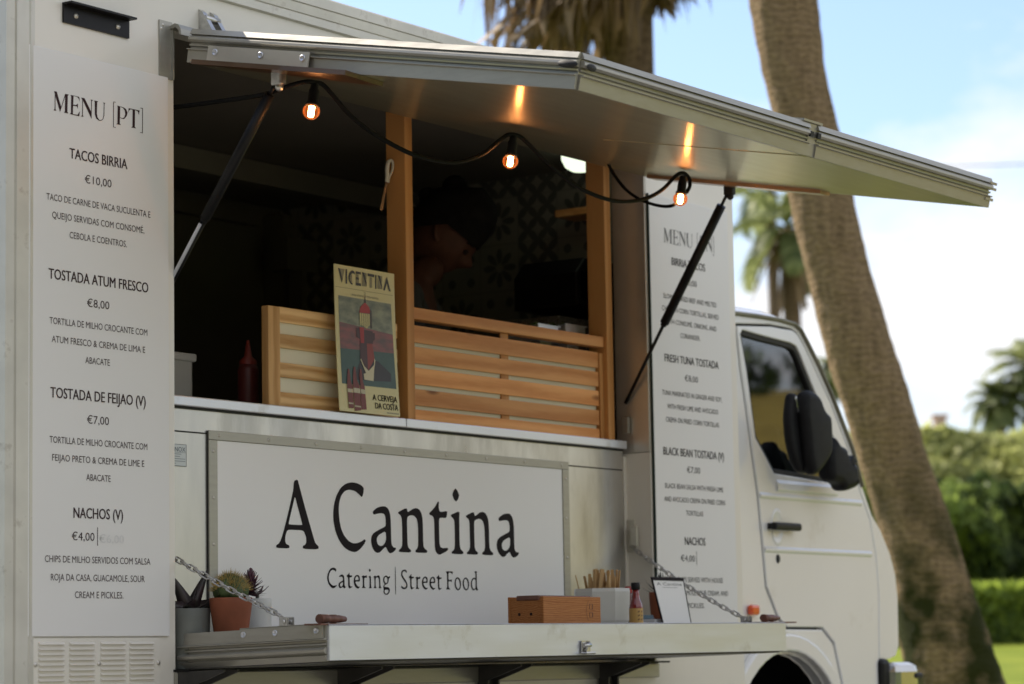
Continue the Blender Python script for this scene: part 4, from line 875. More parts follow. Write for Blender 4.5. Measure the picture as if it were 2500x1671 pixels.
obj('poster_sheet', mb, mat('cream_poster_paper', (.66, .60, .32), .45, var=.03), po)
def pm(px, py):      # photo pixel -> poster x, z
    q = at(px, py, y=YP); return (q.x - .008 * (1 - min(1, max(0, (q.z - pzb) / (pzt - pzb)))) ** 2 * .7, q.z)
def patch(mb, pts, off, it=0):
    p = [pm(*q) for q in pts]; p = smooth_poly(p, it) if it else p
    vs, fs = flat_curve([p]); mb.add([pfn(off)(v.x, v.y) for v in vs], fs)
ZP = lambda p: zoomed(600, 560, 2.8, p)
ZV = lambda p: zoomed(810, 635, 13.8, p)
def art(name, col, shapes, off, it=0, **kw):
    m_ = MB()
    for s_ in shapes: patch(m_, s_, off, it)
    return obj(name, m_, mat(name + '_ink', col, .45, **({'var': .08} | kw)), po)
def grid(corners, nu=1, nv=14):
    a, b, c, d = corners; m_ = []
    for j in range(nv):
        t0, t1 = j / nv, (j + 1) / nv; L_ = lambda p, q, t: (p[0] + (q[0] - p[0]) * t, p[1] + (q[1] - p[1]) * t)
        m_.append([L_(a, d, t0), L_(b, c, t0), L_(b, c, t1), L_(a, d, t1)])
    return m_
tl, tr, br, bl = ZP([(635, 450), (995, 512), (1020, 1095), (648, 1055)])
lerp2 = lambda p, q, t: (p[0] + (q[0] - p[0]) * t, p[1] + (q[1] - p[1]) * t)
art('stormy_sky', (.10, .125, .115), grid((tl, tr, lerp2(tr, br, .36), lerp2(tl, bl, .30))), .0006, col2=(.30, .33, .24), scale=22, stretch=(1, 1, 2))
art('pink_cloud', (.30, .09, .10), grid((lerp2(tl, bl, .30), lerp2(tr, br, .36), lerp2(tr, br, .58), lerp2(tl, bl, .60))), .0006, col2=(.12, .08, .085), scale=20, stretch=(1, 1, 3))
art('dark_sea', (.035, .085, .085), grid((lerp2(tl, bl, .60), lerp2(tr, br, .58), br, bl)), .0006, col2=(.05, .11, .105), scale=24)
art('headland', (.025, .022, .035), [ZP([(740,1000),(775,900),(830,890),(900,905),(985,990),(985,1045),(870,1040),(740,1030)])], .0009, 0)
art('lighthouse_tower', (.26, .035, .03), [ZP([(780,780),(862,785),(875,890),(830,965),(775,890)])], .0012)
art('lighthouse_shade', (.06, .02, .03), [ZP([(780,690),(820,690),(828,960),(775,890)]), ZP([(752,675),(782,672),(782,755),(752,735)]), ZP([(850,705),(880,712),(880,755),(850,785)]), ZP([(820,690),(865,700),(865,785),(820,780)])], .0014)
art('lantern_roof', (.36, .02, .025), [ZP([(775,570),(785,530),(815,500),(845,535),(852,580)]), ZP([(775,670),(805,672),(805,780),(782,778)])], .0016)
art('lantern_glass', (.60, .55, .26), [ZP([(778,572),(848,582),(848,655),(825,680),(800,660),(780,655)])], .0016)
art('lantern_bars', (.05, .04, .04), [ZP([(790 + k * 14, 572), (793 + k * 14, 572), (793 + k * 14, 670), (790 + k * 14, 668)]) for k in range(5)] + [ZP([(848,545),(860,560),(862,680),(850,680)]), ZP([(812,462),(820,480),(822,505),(812,505)]), ZP([(815,430),(818,432),(818,470),(815,470)])], .0018)
art('foam', (.62, .57, .40), [ZP([(775,890),(780,885),(800,935),(830,970),(868,930),(872,885),(878,900),(868,965),(862,1040),(800,1030),(795,990),(812,985)])], .0020)
art('bottle_glass', (.16, .02, .015), [ZP([(682,1010),(688,955),(698,958),(705,1040),(718,1080),(720,1225),(688,1225),(680,1080)]), ZP([(722,1000),(728,940),(740,945),(746,1030),(765,1070),(770,1240),(728,1245),(720,1060)]), ZP([(765,1000),(770,955),(782,960),(788,1040),(800,1080),(808,1235),(772,1235),(770,1060)])], .0022)
art('bottle_label', (.50, .46, .32), [ZP([(680,1090),(718,1095),(720,1120),(682,1115)]), ZP([(721,1085),(768,1092),(769,1125),(723,1118)]), ZP([(772,1095),(802,1100),(804,1130),(773,1125)]), ZP([(684,1185),(720,1190),(720,1200),(685,1195)]), ZP([(726,1205),(770,1212),(770,1222),(727,1215)])], .0025)
art('poster_title', (.022, .020, .022), [ZV(s_) for s_ in ([(230,265),(290,285),(385,670),(350,770)], [(485,305),(538,320),(535,805),(482,795)], [(790,490),(770,470),(740,455),(690,460),(650,510),(630,600),(640,700),(675,760),(715,780),(715,840),(660,810),(610,740),(580,640),(580,540),(610,440),(660,370),(710,350),(770,380),(800,430)], [(830,375),(1000,415),(998,495),(825,460)], [(830,565),(930,590),(930,680),(828,655)], [(825,760),(1000,795),(1000,885),(825,855)], [(1030,400),(1110,430),(1190,760),(1185,905)], [(1225,450),(1450,495),(1445,585),(1225,545)], [(1480,495),(1525,510),(1520,980),(1478,970)], [(1560,510),(1640,535),(1715,880),(1710,1000)], [(1870,570),(1905,680),(2000,1070),(1940,1055),(1868,790),(1805,1030),(1745,1020)])], .0010)
art('title_shading', (.24, .22, .13), [ZV(s_) for s_ in ([(295,290),(455,310),(385,660)], [(645,530),(700,470),(710,755),(665,740),(640,620)], [(830,462),(930,490),(930,580),(830,562)], [(830,657),(930,682),(930,780),(828,757)], [(1040,480),(1180,900),(1030,880)], [(1115,432),(1195,445),(1190,700)], [(1295,575),(1380,592),(1375,945),(1290,935)], [(1560,600),(1700,990),(1555,970)], [(1642,537),(1718,552),(1712,800)])] + [ZV([(140,880),(2060,1195),(2060,1208),(140,893)])], .0008)
mb = MB()
def pw_(s_, xa, ya, xb, yb, cap, bold=0):
    a, b = at(890 + xa / 20.91, 950 + ya / 20.91, y=YP), at(890 + xb / 20.91, 950 + yb / 20.91, y=YP)
    words(mb, s_, a.x - .006, b.x - .006, (a.z + b.z) / 2, cap, pfn(.0010), bold)
pw_('A CERVEJA', 335, 585, 1580, 725, .0165, .02); pw_('DA COSTA', 450, 1015, 1610, 1130, .0165, .02)
obj('slogan_lettering', mb, M['ink'], po)
mb = MB(); a, b = at(858, 719, y=YP), at(925, 730, y=YP); words(mb, 'CERVEJA ARTESANAL DA COSTA VICENTINA', a.x, b.x, a.z - .003, .0052, pfn(.0010)); a, b = at(938, 1010, y=YP), at(967, 1012, y=YP); mb.box((a.x, PY(a.z) - .0006, a.z), (b.x, PY(a.z) - .0002, a.z + .002)); obj('small_lettering', mb, M['inkpale'], po)
# ================================================================ things on the shelf
def TZ(x, y): return T(x, -y / .463, 0).z
# cedar box
yb = -.37
c = at(1327, 1500, y=yb); xr_ = at(1467, 1500, y=yb).x; zb = TZ(c.x, yb) + .0005; zt_ = at(1327, 1456, y=yb).z
bx = thing('wooden_box', 'cedar wood box with two holes in its end, on the serving shelf', 'wooden box', ((c.x + xr_) / 2, yb + .06, zb))
wd = .118
mb = MB(); mb.box((c.x, yb, zb), (xr_, yb + .010, zt_), .0015); mb.box((c.x, yb + wd - .01, zb), (xr_, yb + wd, zt_), .0015); mb.box((c.x + .0005, yb + .0105, zb), (c.x + .010, yb + wd - .0105, zt_ - .003), .001); mb.box((xr_ - .011, yb + .0105, zb), (xr_ - .0005, yb + wd - .0105, zt_), .001); mb.box((c.x + .011, yb + .0105, zb), (xr_ - .012, yb + wd - .0105, zb + .008))
obj('box_sides', mb, M['redwood'], bx)
mb = MB(); mb.box((c.x - .003, yb + .012, zt_ - .0105), (xr_ - .03, yb + wd - .03, zt_ + .003), .003); obj('lid', mb, mat('dark_lid_wood', (.16, .07, .05), .5, var=.25, scale=20), bx)
mb = MB()
for k in (.35, .68): mb.lathe((c.x + .0004, yb + wd * k, zb + .031), [(.0045, 0), (.0005, .0005)], 12, (-1, 0, 0))
obj('peg_hole', mb, M['ink'], bx)
mb = MB()
xs_ = xr_ - .075
for k in range(14):
    t0, t1 = -1 + k / 7, -1 + (k + 1) / 7
    f = lambda t: (xs_ + .012 * t * t, zb + .040 + .028 * t)
    mb.add([(f(t0)[0] - .0008, yb - .0006, f(t0)[1]), (f(t0)[0] + .0008, yb - .0006, f(t0)[1]), (f(t1)[0] + .0008, yb - .0006, f(t1)[1]), (f(t1)[0] - .0008, yb - .0006, f(t1)[1])], [(0, 1, 2, 3)])
for zz, hh in ((.022, .012), (.044, .014)):
    mb.box((xs_ + .016, yb - .0006, zb + zz), (xs_ + .034, yb - .0002, zb + zz + .0016)); mb.box((xs_ + .016, yb - .0006, zb + zz + hh), (xs_ + .034, yb - .0002, zb + zz + hh + .0016)); mb.box((xs_ + .016, yb - .0006, zb + zz), (xs_ + .0185, yb - .0002, zb + zz + hh)); mb.box((xs_ + .030, yb - .0006, zb + zz), (xs_ + .034, yb - .0002, zb + zz + hh))
obj('branded_mark', mb, mat('burnt_mark', (.13, .045, .02), .6), bx)
# faceted cup and its wooden sticks
yc = -.17
cc = at(1470, 1480, y=yc); cr = (at(1526, 1480, y=yc).x - at(1416, 1480, y=yc).x) / 2 * .70; zb = TZ(cc.x, yc) + .0005; zt_ = at(1470, 1438, y=yc).z
cup = obj('cutlery_cup', MB().lathe((cc.x, yc, zb), [(.001, 0), (cr * .86, 0), (cr * .97, .02), (cr * 1.02, zt_ - zb - .01), (cr * 1.0, zt_ - zb), (cr * .95, zt_ - zb), (cr * .92, .012), (.001, .010)], 8, smooth=False, rot=.25), M['whitepot'], origin=(cc.x, yc, zb))
tag(cup, 'white faceted cup full of wooden sticks, behind the cedar box', 'cup')
stick_m = mat('birch_stick', (.52, .33, .15), .6, var=.25, scale=30, stretch=(1, 1, .2))
smb = MB(); smb.box((-.0058, -.0011, 0), (.0058, .0011, .152)); smb.v = [(x * (1 - .25 * (z > .1)), y, z) for x, y, z in smb.v]
s0 = None
for k in range(36):
    a = rnd.uniform(0, 6.28); rr = cr * .95 * math.sqrt(rnd.random()); tx = .22 * math.cos(a) * rr / cr; ty = .22 * math.sin(a) * rr / cr
    if s0 is None: o = s0 = obj('wooden_stick', smb, stick_m, origin=(0, 0, 0)); tag(o, 'flat wooden stirring stick standing in the white faceted cup', 'wooden stick', 'wooden sticks in the white cup')
    else: o = s0.copy(); COL.objects.link(o)
    o.location = (cc.x + rr * .6 * math.cos(a), yc + rr * .6 * math.sin(a), zb + .0115 + rnd.uniform(0, .004)); o.rotation_euler = (-ty + rnd.uniform(-.06, .06), tx + rnd.uniform(-.06, .06), rnd.uniform(0, 3.1)); o.scale = (1, 1, rnd.uniform(.88, 1.06))
# sauce bottles
def sauce(px, y, label, glass, cap, ztop_px, lab, w_):
    q = at(px, 1500, y=y); z0 = TZ(q.x, y) + .0005; h = at(px, ztop_px, y=y).z - z0; r = w_
    t = thing('sauce_bottle', label, 'sauce bottle', (q.x, y, z0))
    obj('glass_body', MB().lathe((q.x, y, z0), [(.0005, 0), (r * .95, 0), (r, .004), (r, h * .42), (r * .92, h * .50), (r * .62, h * .62), (r * .52, h * .74), (r * .50, h * .84), (.0005, h * .845)], 20), glass, t)
    obj('cap', MB().lathe((q.x, y, z0 + h * .835), [(r * .58, 0), (r * .66, .002), (r * .66, h * .155), (r * .6, h * .165), (.0005, h * .166)], 18), cap, t)
    obj('label', MB().lathe((q.x, y, z0), [(r * 1.012, h * .06), (r * 1.02, h * .07), (r * 1.02, h * .39), (r * 1.012, h * .40)], 20), lab, t)
    return t, q, z0, r, h
redg = mat('red_sauce_glass', (.20, .012, .010), .12, var=.25, scale=40, coat=.6)
t, q, z0, r, h = sauce(1553, -.30, 'red hot sauce bottle with a black cap and yellow label', redg, M['black'], 1423, mat('yellow_label', (.52, .32, .10), .5, var=.1), .0200)
mb = MB()
for a in (3.95, 4.5):
    for k in range(3):
        z = z0 + h * (.12 + .09 * k); p0, p1 = a, a + .3; rr = r * 1.03
        mb.add([(q.x + rr * math.cos(p), q.y + rr * math.sin(p), z + dz) for p, dz in ((p0, 0), (p1, .002), (p1, .006), (p0, .004))], [(0, 1, 2, 3)])
obj('label_print', mb, mat('brown_label_print', (.12, .05, .02), .5), t)
sauce(1536, -.22, 'red sauce bottle with a red cap, half hidden behind the black-capped one', mat('dark_red_sauce_glass', (.10, .010, .010), .15, var=.3, scale=30), mat('red_cap', (.35, .01, .015), .35), 1432, mat('green_neck_label', (.015, .05, .035), .5), .017)
# napkins
a, b = at(1571, 1510, y=-.20), at(1612, 1510, y=-.20); z0 = TZ(a.x, -.2) + .0005
nk = thing('napkin_stack', 'short stack of white and blue paper napkins beside the sauce bottle', 'napkins', ((a.x + b.x) / 2, -.2, z0))
mb = MB()
for k in range(9): mb.box((a.x + rnd.uniform(-.003, .003), -.24 + rnd.uniform(-.004, .004), z0 + k * .0026), (b.x + .02 + rnd.uniform(-.003, .003), -.12 + rnd.uniform(-.004, .004), z0 + k * .0026 + .0022))
obj('white_napkins', mb, mat('white_paper', (.78, .80, .86), .8, var=.02), nk)
mb = MB()
for k in range(5): mb.box((a.x + rnd.uniform(-.003, .003), -.17 + rnd.uniform(-.004, .004), z0 + .024 + k * .0026), (b.x + .01 + rnd.uniform(-.003, .003), -.09, z0 + .024 + k * .0026 + .0022))
obj('blue_napkins', mb, mat('pale_blue_paper', (.30, .45, .55), .8, var=.03), nk)
# card holder: the QR code itself is left out
ye = -.26
k4 = [at(1607, 1410, y=ye), at(1682, 1410, y=ye), at(1619, 1525, y=ye), at(1686, 1523, y=ye)]
ch = thing('card_stand', 'small white tabletop card with dark strips at top and foot', 'card stand', ((k4[2].x + k4[3].x) / 2, ye, TZ(k4[2].x, ye)))
zb = TZ(k4[2].x, ye) + .0005; ztp = (k4[0].z + k4[1].z) / 2
def cfn(u, v, off): return V((k4[2].x + (k4[0].x - k4[2].x) * v + ((k4[3].x - k4[2].x) * (1 - v) + (k4[1].x - k4[0].x) * v) * u, ye + .025 * v - off, zb + (ztp - zb) * v))
def cbox(mb, u0, u1, v0, v1, o0, o1):
    vs = [cfn(u, v, o) for u in (u0, u1) for v in (v0, v1) for o in (o0, o1)]
    return mb.add(vs, [(0, 1, 3, 2), (4, 6, 7, 5), (0, 4, 5, 1), (2, 3, 7, 6), (0, 2, 6, 4), (1, 5, 7, 3)])
mb = MB(); cbox(mb, 0, 1, 0, 1, 0, .003); obj('card', mb, M['board'], ch)
mb = MB(); cbox(mb, -.01, 1.01, .935, 1.005, -.001, .0045); cbox(mb, -.01, 1.01, -.004, .06, -.001, .0045); cbox(mb, -.012, .008, .0, 1, -.001, .004); cbox(mb, .992, 1.012, 0, 1, -.001, .004); obj('edge_strip', mb, M['ink'], ch)
mb = MB(); words(mb, 'A Cantina', .10, .92, .835, .062, lambda u, v: cfn(u, v, .0034)); obj('lettering', mb, M['inkpale'], ch)
mb = MB(); cbox(mb, .26, .76, .790, .797, .0031, .0034); obj('rule', mb, M['inkpale'], ch)
mb = MB(); cbox(mb, .05, .95, -.004, .004, -.05, 0); obj('foot', mb, M['ink'], ch)

# ================================================================ pot plants
def leaf(mb, o, d, L_, w_, th, up=(0, 0, 1), curl=.2, n=6, tip=.03):
    """fleshy pointed leaf"""
    o, d = V(o), V(d).normalized(); s = d.cross(V(up)).normalized(); u = s.cross(d).normalized(); vs = []; fs = []
    for i in range(n + 1):
        t = i / n; c_ = o + d * L_ * t + u * curl * L_ * t * t; hw = w_ * (max(tip, (1 - t) ** .75) if t > .3 else .75 + .25 * t / .3); h = th * max(.08, 1 - t)
        vs += [c_ - s * hw, c_ - u * h, c_ + s * hw, c_ + u * h * .25]
    for i in range(n):
        for k in range(4): fs.append((i * 4 + k, i * 4 + (k + 1) % 4, i * 4 + 4 + (k + 1) % 4, i * 4 + 4 + k))
    fs += [(0, 3, 2, 1), tuple(n * 4 + k for k in range(4))]
    return mb.add(vs, fs, True)
def pot(name, parent, o, r0, r1, h, m, rim=0.0):
    pf = [(.001, 0), (r0, 0), (r0 + .001, .003)] + ([(r1, h - rim), (r1 + .004, h - rim), (r1 + .005, h)] if rim else [(r1 * .985, h * .8), (r1, h - .002), (r1 - .001, h)]) + [(r1 - .007, h), (r1 - .009, h - .012), (.001, h - .010)]
    return obj(name, MB().lathe(o, pf, 32), m, parent)
soil = mat('dark_soil', (.03, .022, .016), .9, var=.4, scale=60, bump=.3)
# grey pot with a gasteria, on the sill ledge
o = at(464, 1615, y=.012); o.z = .8457; h = at(464, 1486, y=.012).z - o.z; r1 = .0515
g = thing('potted_gasteria', 'weathered grey pot of dark pointed succulent leaves beside the left menu board', 'potted plant', o)
pt = pot('pot', g, o, .047, r1, h, M['greypot']); obj('soil', MB().lathe(o + V((0, 0, h - .011)), [(r1 - .008, 0), (.02, .003), (.001, .004)], 20), soil, pt)
mb = MB(); cz = o + V((0, 0, h - .009))
for a, el, L_, w_ in ((2.75, 62, .105, .024), (-.55, 66, .118, .020), (-.35, 22, .085, .026), (2.6, 18, .085, .026), (1.2, 44, .085, .022), (4.2, 34, .060, .022), (5.2, 26, .065, .024), (2.1, 30, .085, .022), (3.7, 16, .070, .028), (.5, 26, .09, .028), (-.9, 74, .060, .016)):
    d = V((math.cos(a) * math.cos(R_(el)), math.sin(a) * math.cos(R_(el)), math.sin(R_(el)))); leaf(mb, cz, d, L_, w_, .007, up=(-.8, -.56, .05) if abs(math.sin(a - .6)) < .93 else (0, 0, 1), curl=.02)
obj('leaves', mb, mat('purple_green_leaf', (.022, .030, .024), .4, var=.3, scale=30, col2=(.06, .035, .04)), g)
# terracotta pot with golden cactus
yq = -.075
o = at(564, 1541, y=yq); o.z = TZ(o.x, yq) + .0005; r1 = (at(612, 1460, y=yq).x - at(514, 1460, y=yq).x) / 2 * .70; h = at(564, 1460, y=yq).z - o.z
g = thing('potted_cactus', 'terracotta pot of golden spined cactus on the shelf, behind the chain', 'potted plant', o)
pt = pot('pot', g, o, r1 * .80, r1, h, M['terracotta']); obj('soil', MB().lathe(o + V((0, 0, h - .011)), [(r1 - .008, 0), (.001, .004)], 20), soil, pt)
bo = MB(); sp_ = MB(); cb_ = []
for k in range(9):
    a = k * 2.4; rr = r1 * .62 * math.sqrt(k / 9); c_ = o + V((rr * math.cos(a), rr * math.sin(a), h + .010 + .020 * (1 - k / 9))); R0 = .026 - .0008 * k
    bo.ball(c_, R0, 12, 8, (1, 1, 1.25)); cb_.append((c_, R0))
for c_, R0 in cb_:
    for k in range(230):
        d = V((rnd.gauss(0, 1), rnd.gauss(0, 1), abs(rnd.gauss(.45, .8)))).normalized(); b = c_ + V((d.x, d.y, d.z * 1.25)) * R0; L_ = rnd.uniform(.008, .017); d2 = (d + V((rnd.uniform(-.4, .4), rnd.uniform(-.4, .4), rnd.uniform(-.2, .4)))).normalized(); s = d2.cross(V((.3, .7, .2))).normalized() * .00055; u_ = d2.cross(s)
        sp_.add([b - s, b + s, b + u_, b + d2 * L_], [(0, 1, 3), (1, 2, 3), (2, 0, 3)])
obj('cactus_body', bo, mat('green_cactus', (.055, .085, .025), .6, var=.3, scale=50), g); obj('spines', sp_, mat('golden_spines', (.42, .30, .09), .5, var=.3, scale=30), g)
# white pot with a dark aeonium
yq = .03
o = at(630, 1532, y=yq); o.z = TZ(o.x, yq) + .0005; r1 = .036; h = at(630, 1462, y=yq).z - o.z
g = thing('potted_aeonium', 'purple black rosette plant in a white pot, right of the cactus', 'potted plant', o)
pt = pot('pot', g, o, .034, r1, h, M['whitepot']); obj('soil', MB().lathe(o + V((0, 0, h - .011)), [(r1 - .008, 0), (.001, .004)], 20), soil, pt)
mb = MB(); hd = at(612, 1432, y=yq); stem = [o + V((0, 0, h - .012)), o + V((-.003, 0, h + .01)), hd - V((0, 0, .014))]
obj('stem', MB().tube(stem, .005, 8), M['greypot'], g)
for k in range(64):
    t = k / 64; a = k * 2.39996; el = R_(-18 + 100 * t); d = V((math.cos(a) * math.cos(el), math.sin(a) * math.cos(el), math.sin(el))); leaf(mb, hd + V((0, 0, (t - .5) * .04)), d, .044 - .016 * t, .0115 - .004 * t, .0028, curl=.15, n=4, tip=.25)
for a in (-.3, .25): leaf(mb, stem[1], (math.cos(a) * .9, math.sin(a) * .9, .35), .042, .008, .002, n=4, tip=.25)
obj('rosette', mb, mat('purple_rosette_leaf', (.030, .016, .024), .4, var=.3, scale=40, col2=(.13, .045, .07)), g)
# small aloe in a terracotta pot behind the card
yq = -.10
o = at(1613, 1524, y=yq); o.z = TZ(o.x, yq) + .0005; r1 = .034; h = at(1613, 1446, y=yq).z - o.z
g = thing('potted_aloe', 'small terracotta pot of spiky dark aloe behind the white card', 'potted plant', o)
pt = pot('pot', g, o, .026, r1, h, M['terracotta']); obj('soil', MB().lathe(o + V((0, 0, h - .011)), [(r1 - .008, 0), (.001, .004)], 20), soil, pt)
mb = MB(); cz = o + V((.004, 0, h - .008))
for k in range(46):
    t = k / 46; a = k * 2.39996; el = R_(5 + 78 * t); d = V((math.cos(a) * math.cos(el), math.sin(a) * math.cos(el), math.sin(el))); leaf(mb, cz + V((0, 0, .014 * t)), d, .052 + .010 * math.sin(k), .0065, .003, curl=.22, n=5)
obj('leaves', mb, mat('dark_aloe_leaf', (.018, .026, .018), .4, var=.35, scale=40), g)

# ================================================================ inside on the work tops
fl = .62
def inbox(name, label, cat, pa, pb, y, dep, m, bev=.02, z0=None):
    a, b = at(*pa, y=y), at(*pb, y=y); t = MB(); t.box((a.x, y, z0 if z0 is not None else b.z), (b.x, y + dep, a.z), bev); o = obj(name, t, m, origin=((a.x + b.x) / 2, y, b.z)); return tag(o, label, cat), a, b
# work bench inside, part of the truck
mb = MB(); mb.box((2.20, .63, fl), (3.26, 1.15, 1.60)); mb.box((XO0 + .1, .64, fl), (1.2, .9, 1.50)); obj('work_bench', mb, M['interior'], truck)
mach = thing('coffee_machine', 'black boxy machine on a grey mesh case behind the right post', 'coffee machine', (2.95, .45, 1.54))
a, b = at(1390, 626, y=.40), at(1517, 768, y=.40)
vs, fs = flat_curve([[(a.x, b.z), (a.x, a.z - .055), (a.x + .055, a.z), (b.x + .05, a.z), (b.x + .05, b.z)]], .12, .008)
mb = MB(); mb.add([(v.x, .50 - v.z, v.y) for v in vs], fs); obj('housing', mb, M['blackmatt'], mach)
mb = MB(); mb.box((a.x + .02, .372, b.z + .02), (a.x + .10, .379, b.z + .12), .003); obj('front_panel', mb, M['black'], mach)
a2, b2 = at(1352, 770, y=.40), at(1475, 830, y=.40)
mb = MB(); mb.box((a2.x, .38, 1.54), (b2.x + .12, .62, a2.z - .002), .004)
me_m = mat('perforated_grey_case', (.22, .20, .19), .5, .3, var=.6, scale=160, detail=1); obj('mesh_case', mb, me_m, mach)
for px, lab in ((1305, 'left of the two shallow steel trays behind the slatted screen'), (1372, 'right of the two shallow steel trays behind the slatted screen')):
    q = at(px, 795, y=.24); t = thing('steel_tray', lab, 'tray', (q.x, .24, 1.539)); w2 = .055
    zt2 = at(px, 793, y=.20).z
    mb = MB(); mb.box((q.x - w2, .19, zt2 - .05), (q.x + w2, .30, zt2 - .0445)); 
    for s in (-1, 1): mb.box((q.x + s * w2 - .002, .19, zt2 - .05), (q.x + s * w2 + .002, .30, zt2)); mb.box((q.x - w2, .245 + s * .055 - .002, zt2 - .05), (q.x + w2, .245 + s * .055 + .002, zt2))
    mb.box((q.x - w2 - .008, .185, zt2), (q.x + w2 + .008, .19, zt2 + .003)); mb.box((q.x - .03, .2, 1.539), (q.x + .03, .29, zt2 - .05)); obj('pan', mb, M['alubright'], t)
    mb = MB()
    for k in range(40):
        c_ = V((q.x + rnd.uniform(-.045, .045), .245 + rnd.uniform(-.045, .045), zt2 + rnd.uniform(-.015, .012))); d = V((rnd.gauss(0, 1), rnd.gauss(0, 1), rnd.gauss(0, .5))).normalized() * .011; s = d.cross(V((0, 0, 1))).normalized() * .006; mb.add([c_ - d, c_ + s, c_ + d, c_ - s], [(0, 1, 2, 3)])
    obj('chopped_herbs', mb, leafy('herb_leaves', (.05, .12, .02), (.15, .25, .05), 60), t)
ub = at(1520, 990, y=.16)
# white container, red squeeze bottle, hanging kitchen scissors
ut, a, b = inbox('food_container', 'pale plastic food container beside the left menu board, behind the counter', 'container', (405, 860), (474, 985), .30, .14, mat('milky_plastic', (.36, .35, .33), .4, var=.05), .012, 1.5395)
mb = MB(); mb.box((a.x - .006, .294, a.z - .018), (b.x + .006, .446, a.z + .004), .005); lid = obj('lid', mb, mat('milky_lid', (.40, .39, .37), .4, var=.05), ut)
q = at(606, 960, y=.26); z0 = 1.5395; h = at(606, 832, y=.26).z - z0
t = thing('squeeze_bottle', 'dark red squeeze bottle with a nozzle, left of the pine panel', 'squeeze bottle', (q.x, .26, z0))
obj('bottle_body', MB().lathe((q.x, .26, z0), [(.0005, 0), (.027, 0), (.029, .004), (.029, h * .58), (.024, h * .66), (.0005, h * .665)], 20), mat('red_squeeze_plastic', (.09, .014, .010), .45, var=.1), t)
obj('nozzle', MB().lathe((q.x, .26, z0 + h * .655), [(.024, 0), (.024, h * .06), (.011, h * .12), (.004, h * .345), (.0005, h * .35)], 16), mat('red_nozzle_plastic', (.20, .03, .02), .45), t)
yk = YW + .02
pts = [at(*p, y=yk) for p in ((955, 391), (948, 396), (945, 412), (945, 430), (943, 445))]
kn = thing('kitchen_scissors', 'scissors with a white looped handle hanging on the tall post', 'scissors', pts[0])
mb = MB(); mb.tube(curve_pts(pts, 5), [.004 + .0022 * math.sin(i / 20 * 3.1) for i in range(len(curve_pts(pts, 5)))], 8); p2 = [at(*p, y=yk + .006) for p in ((955, 391), (959, 400), (957, 418), (950, 432), (947, 446))]; mb.tube(curve_pts(p2, 5), .0042, 8); obj('handle', mb, mat('white_handle_plastic', (.62, .60, .50), .4), kn)
a, b = at(944, 446, y=yk), at(929, 514, y=yk)
mb = MB(); mb.bar(a, b, .010, .002, up=(0, 1, 0)); mb.bar(a + V((.002, .003, 0)), b + V((.010, .003, .004)), .008, .002, up=(0, 1, 0)); obj('blade', mb, mat('dull_blade', (.20, .14, .10), .35, .8), kn)

# ================================================================ the cook
def skin_mesh(chains, sub=2):
    """one continuous surface grown over connected chains of (point, radius)"""
    vs, es, rs, key = [], [], [], {}
    for ch in chains:
        prev = None
        for p, r in ch:
            k = tuple(round(c, 4) for c in p)
            if k not in key: key[k] = len(vs); vs.append(V(p)); rs.append(r)
            if prev is not None: es.append((prev, key[k]))
            prev = key[k]
    me = bpy.data.meshes.new('skeleton'); me.from_pydata(vs, es, []); o = bpy.data.objects.new('skeleton', me); COL.objects.link(o)
    sm = o.modifiers.new('skin', 'SKIN'); sm.use_smooth_shade = True; sb = o.modifiers.new('sub', 'SUBSURF'); sb.levels = sub; sb.render_levels = sub
    sv = me.skin_vertices[0].data
    for i, r in enumerate(rs): sv[i].radius = (r, r) if not isinstance(r, tuple) else r
    sv[0].use_root = True
    dg = bpy.context.evaluated_depsgraph_get(); m2 = bpy.data.meshes.new_from_object(o.evaluated_get(dg)); mb = MB()
    mb.add([v.co.copy() for v in m2.vertices], [tuple(p.vertices) for p in m2.polygons], True); bpy.data.objects.remove(o); return mb
PXc, PYc = 2.36, .60                          # where the cook stands, facing the work top and looking down
hc = at(1092, 580, y=PYc); HX, HZ = hc.x - .015, hc.z + .005
cook = thing('person', 'cook in a black cap and dark T-shirt looking down behind the slatted screen', 'person', (HX - .05, PYc + .02, fl))
skin_m = mat('cook_skin', (.085, .036, .024), .6, var=.2, scale=20, spec=.2)
fw = V((.50, -.86, 0)).normalized(); sd_ = V((-fw.y, fw.x, 0))
def B(f, s, z): return V((HX - .135, PYc + .10, 0)) + fw * f + sd_ * s + V((0, 0, z))
pel = B(0, 0, fl + .90)
chest, neck0 = B(.03, 0, fl + 1.27), B(.06, 0, HZ - .145)
chains = [[(pel, .135), (B(.0, 0, fl + 1.05), .125), (B(.015, 0, fl + 1.18), .14), (chest, .135), (B(.045, 0, HZ - .20), .075), (B(.085, 0, HZ - .15), .058), (V((HX - .02, PYc + .015, HZ - .075)), .056)]]
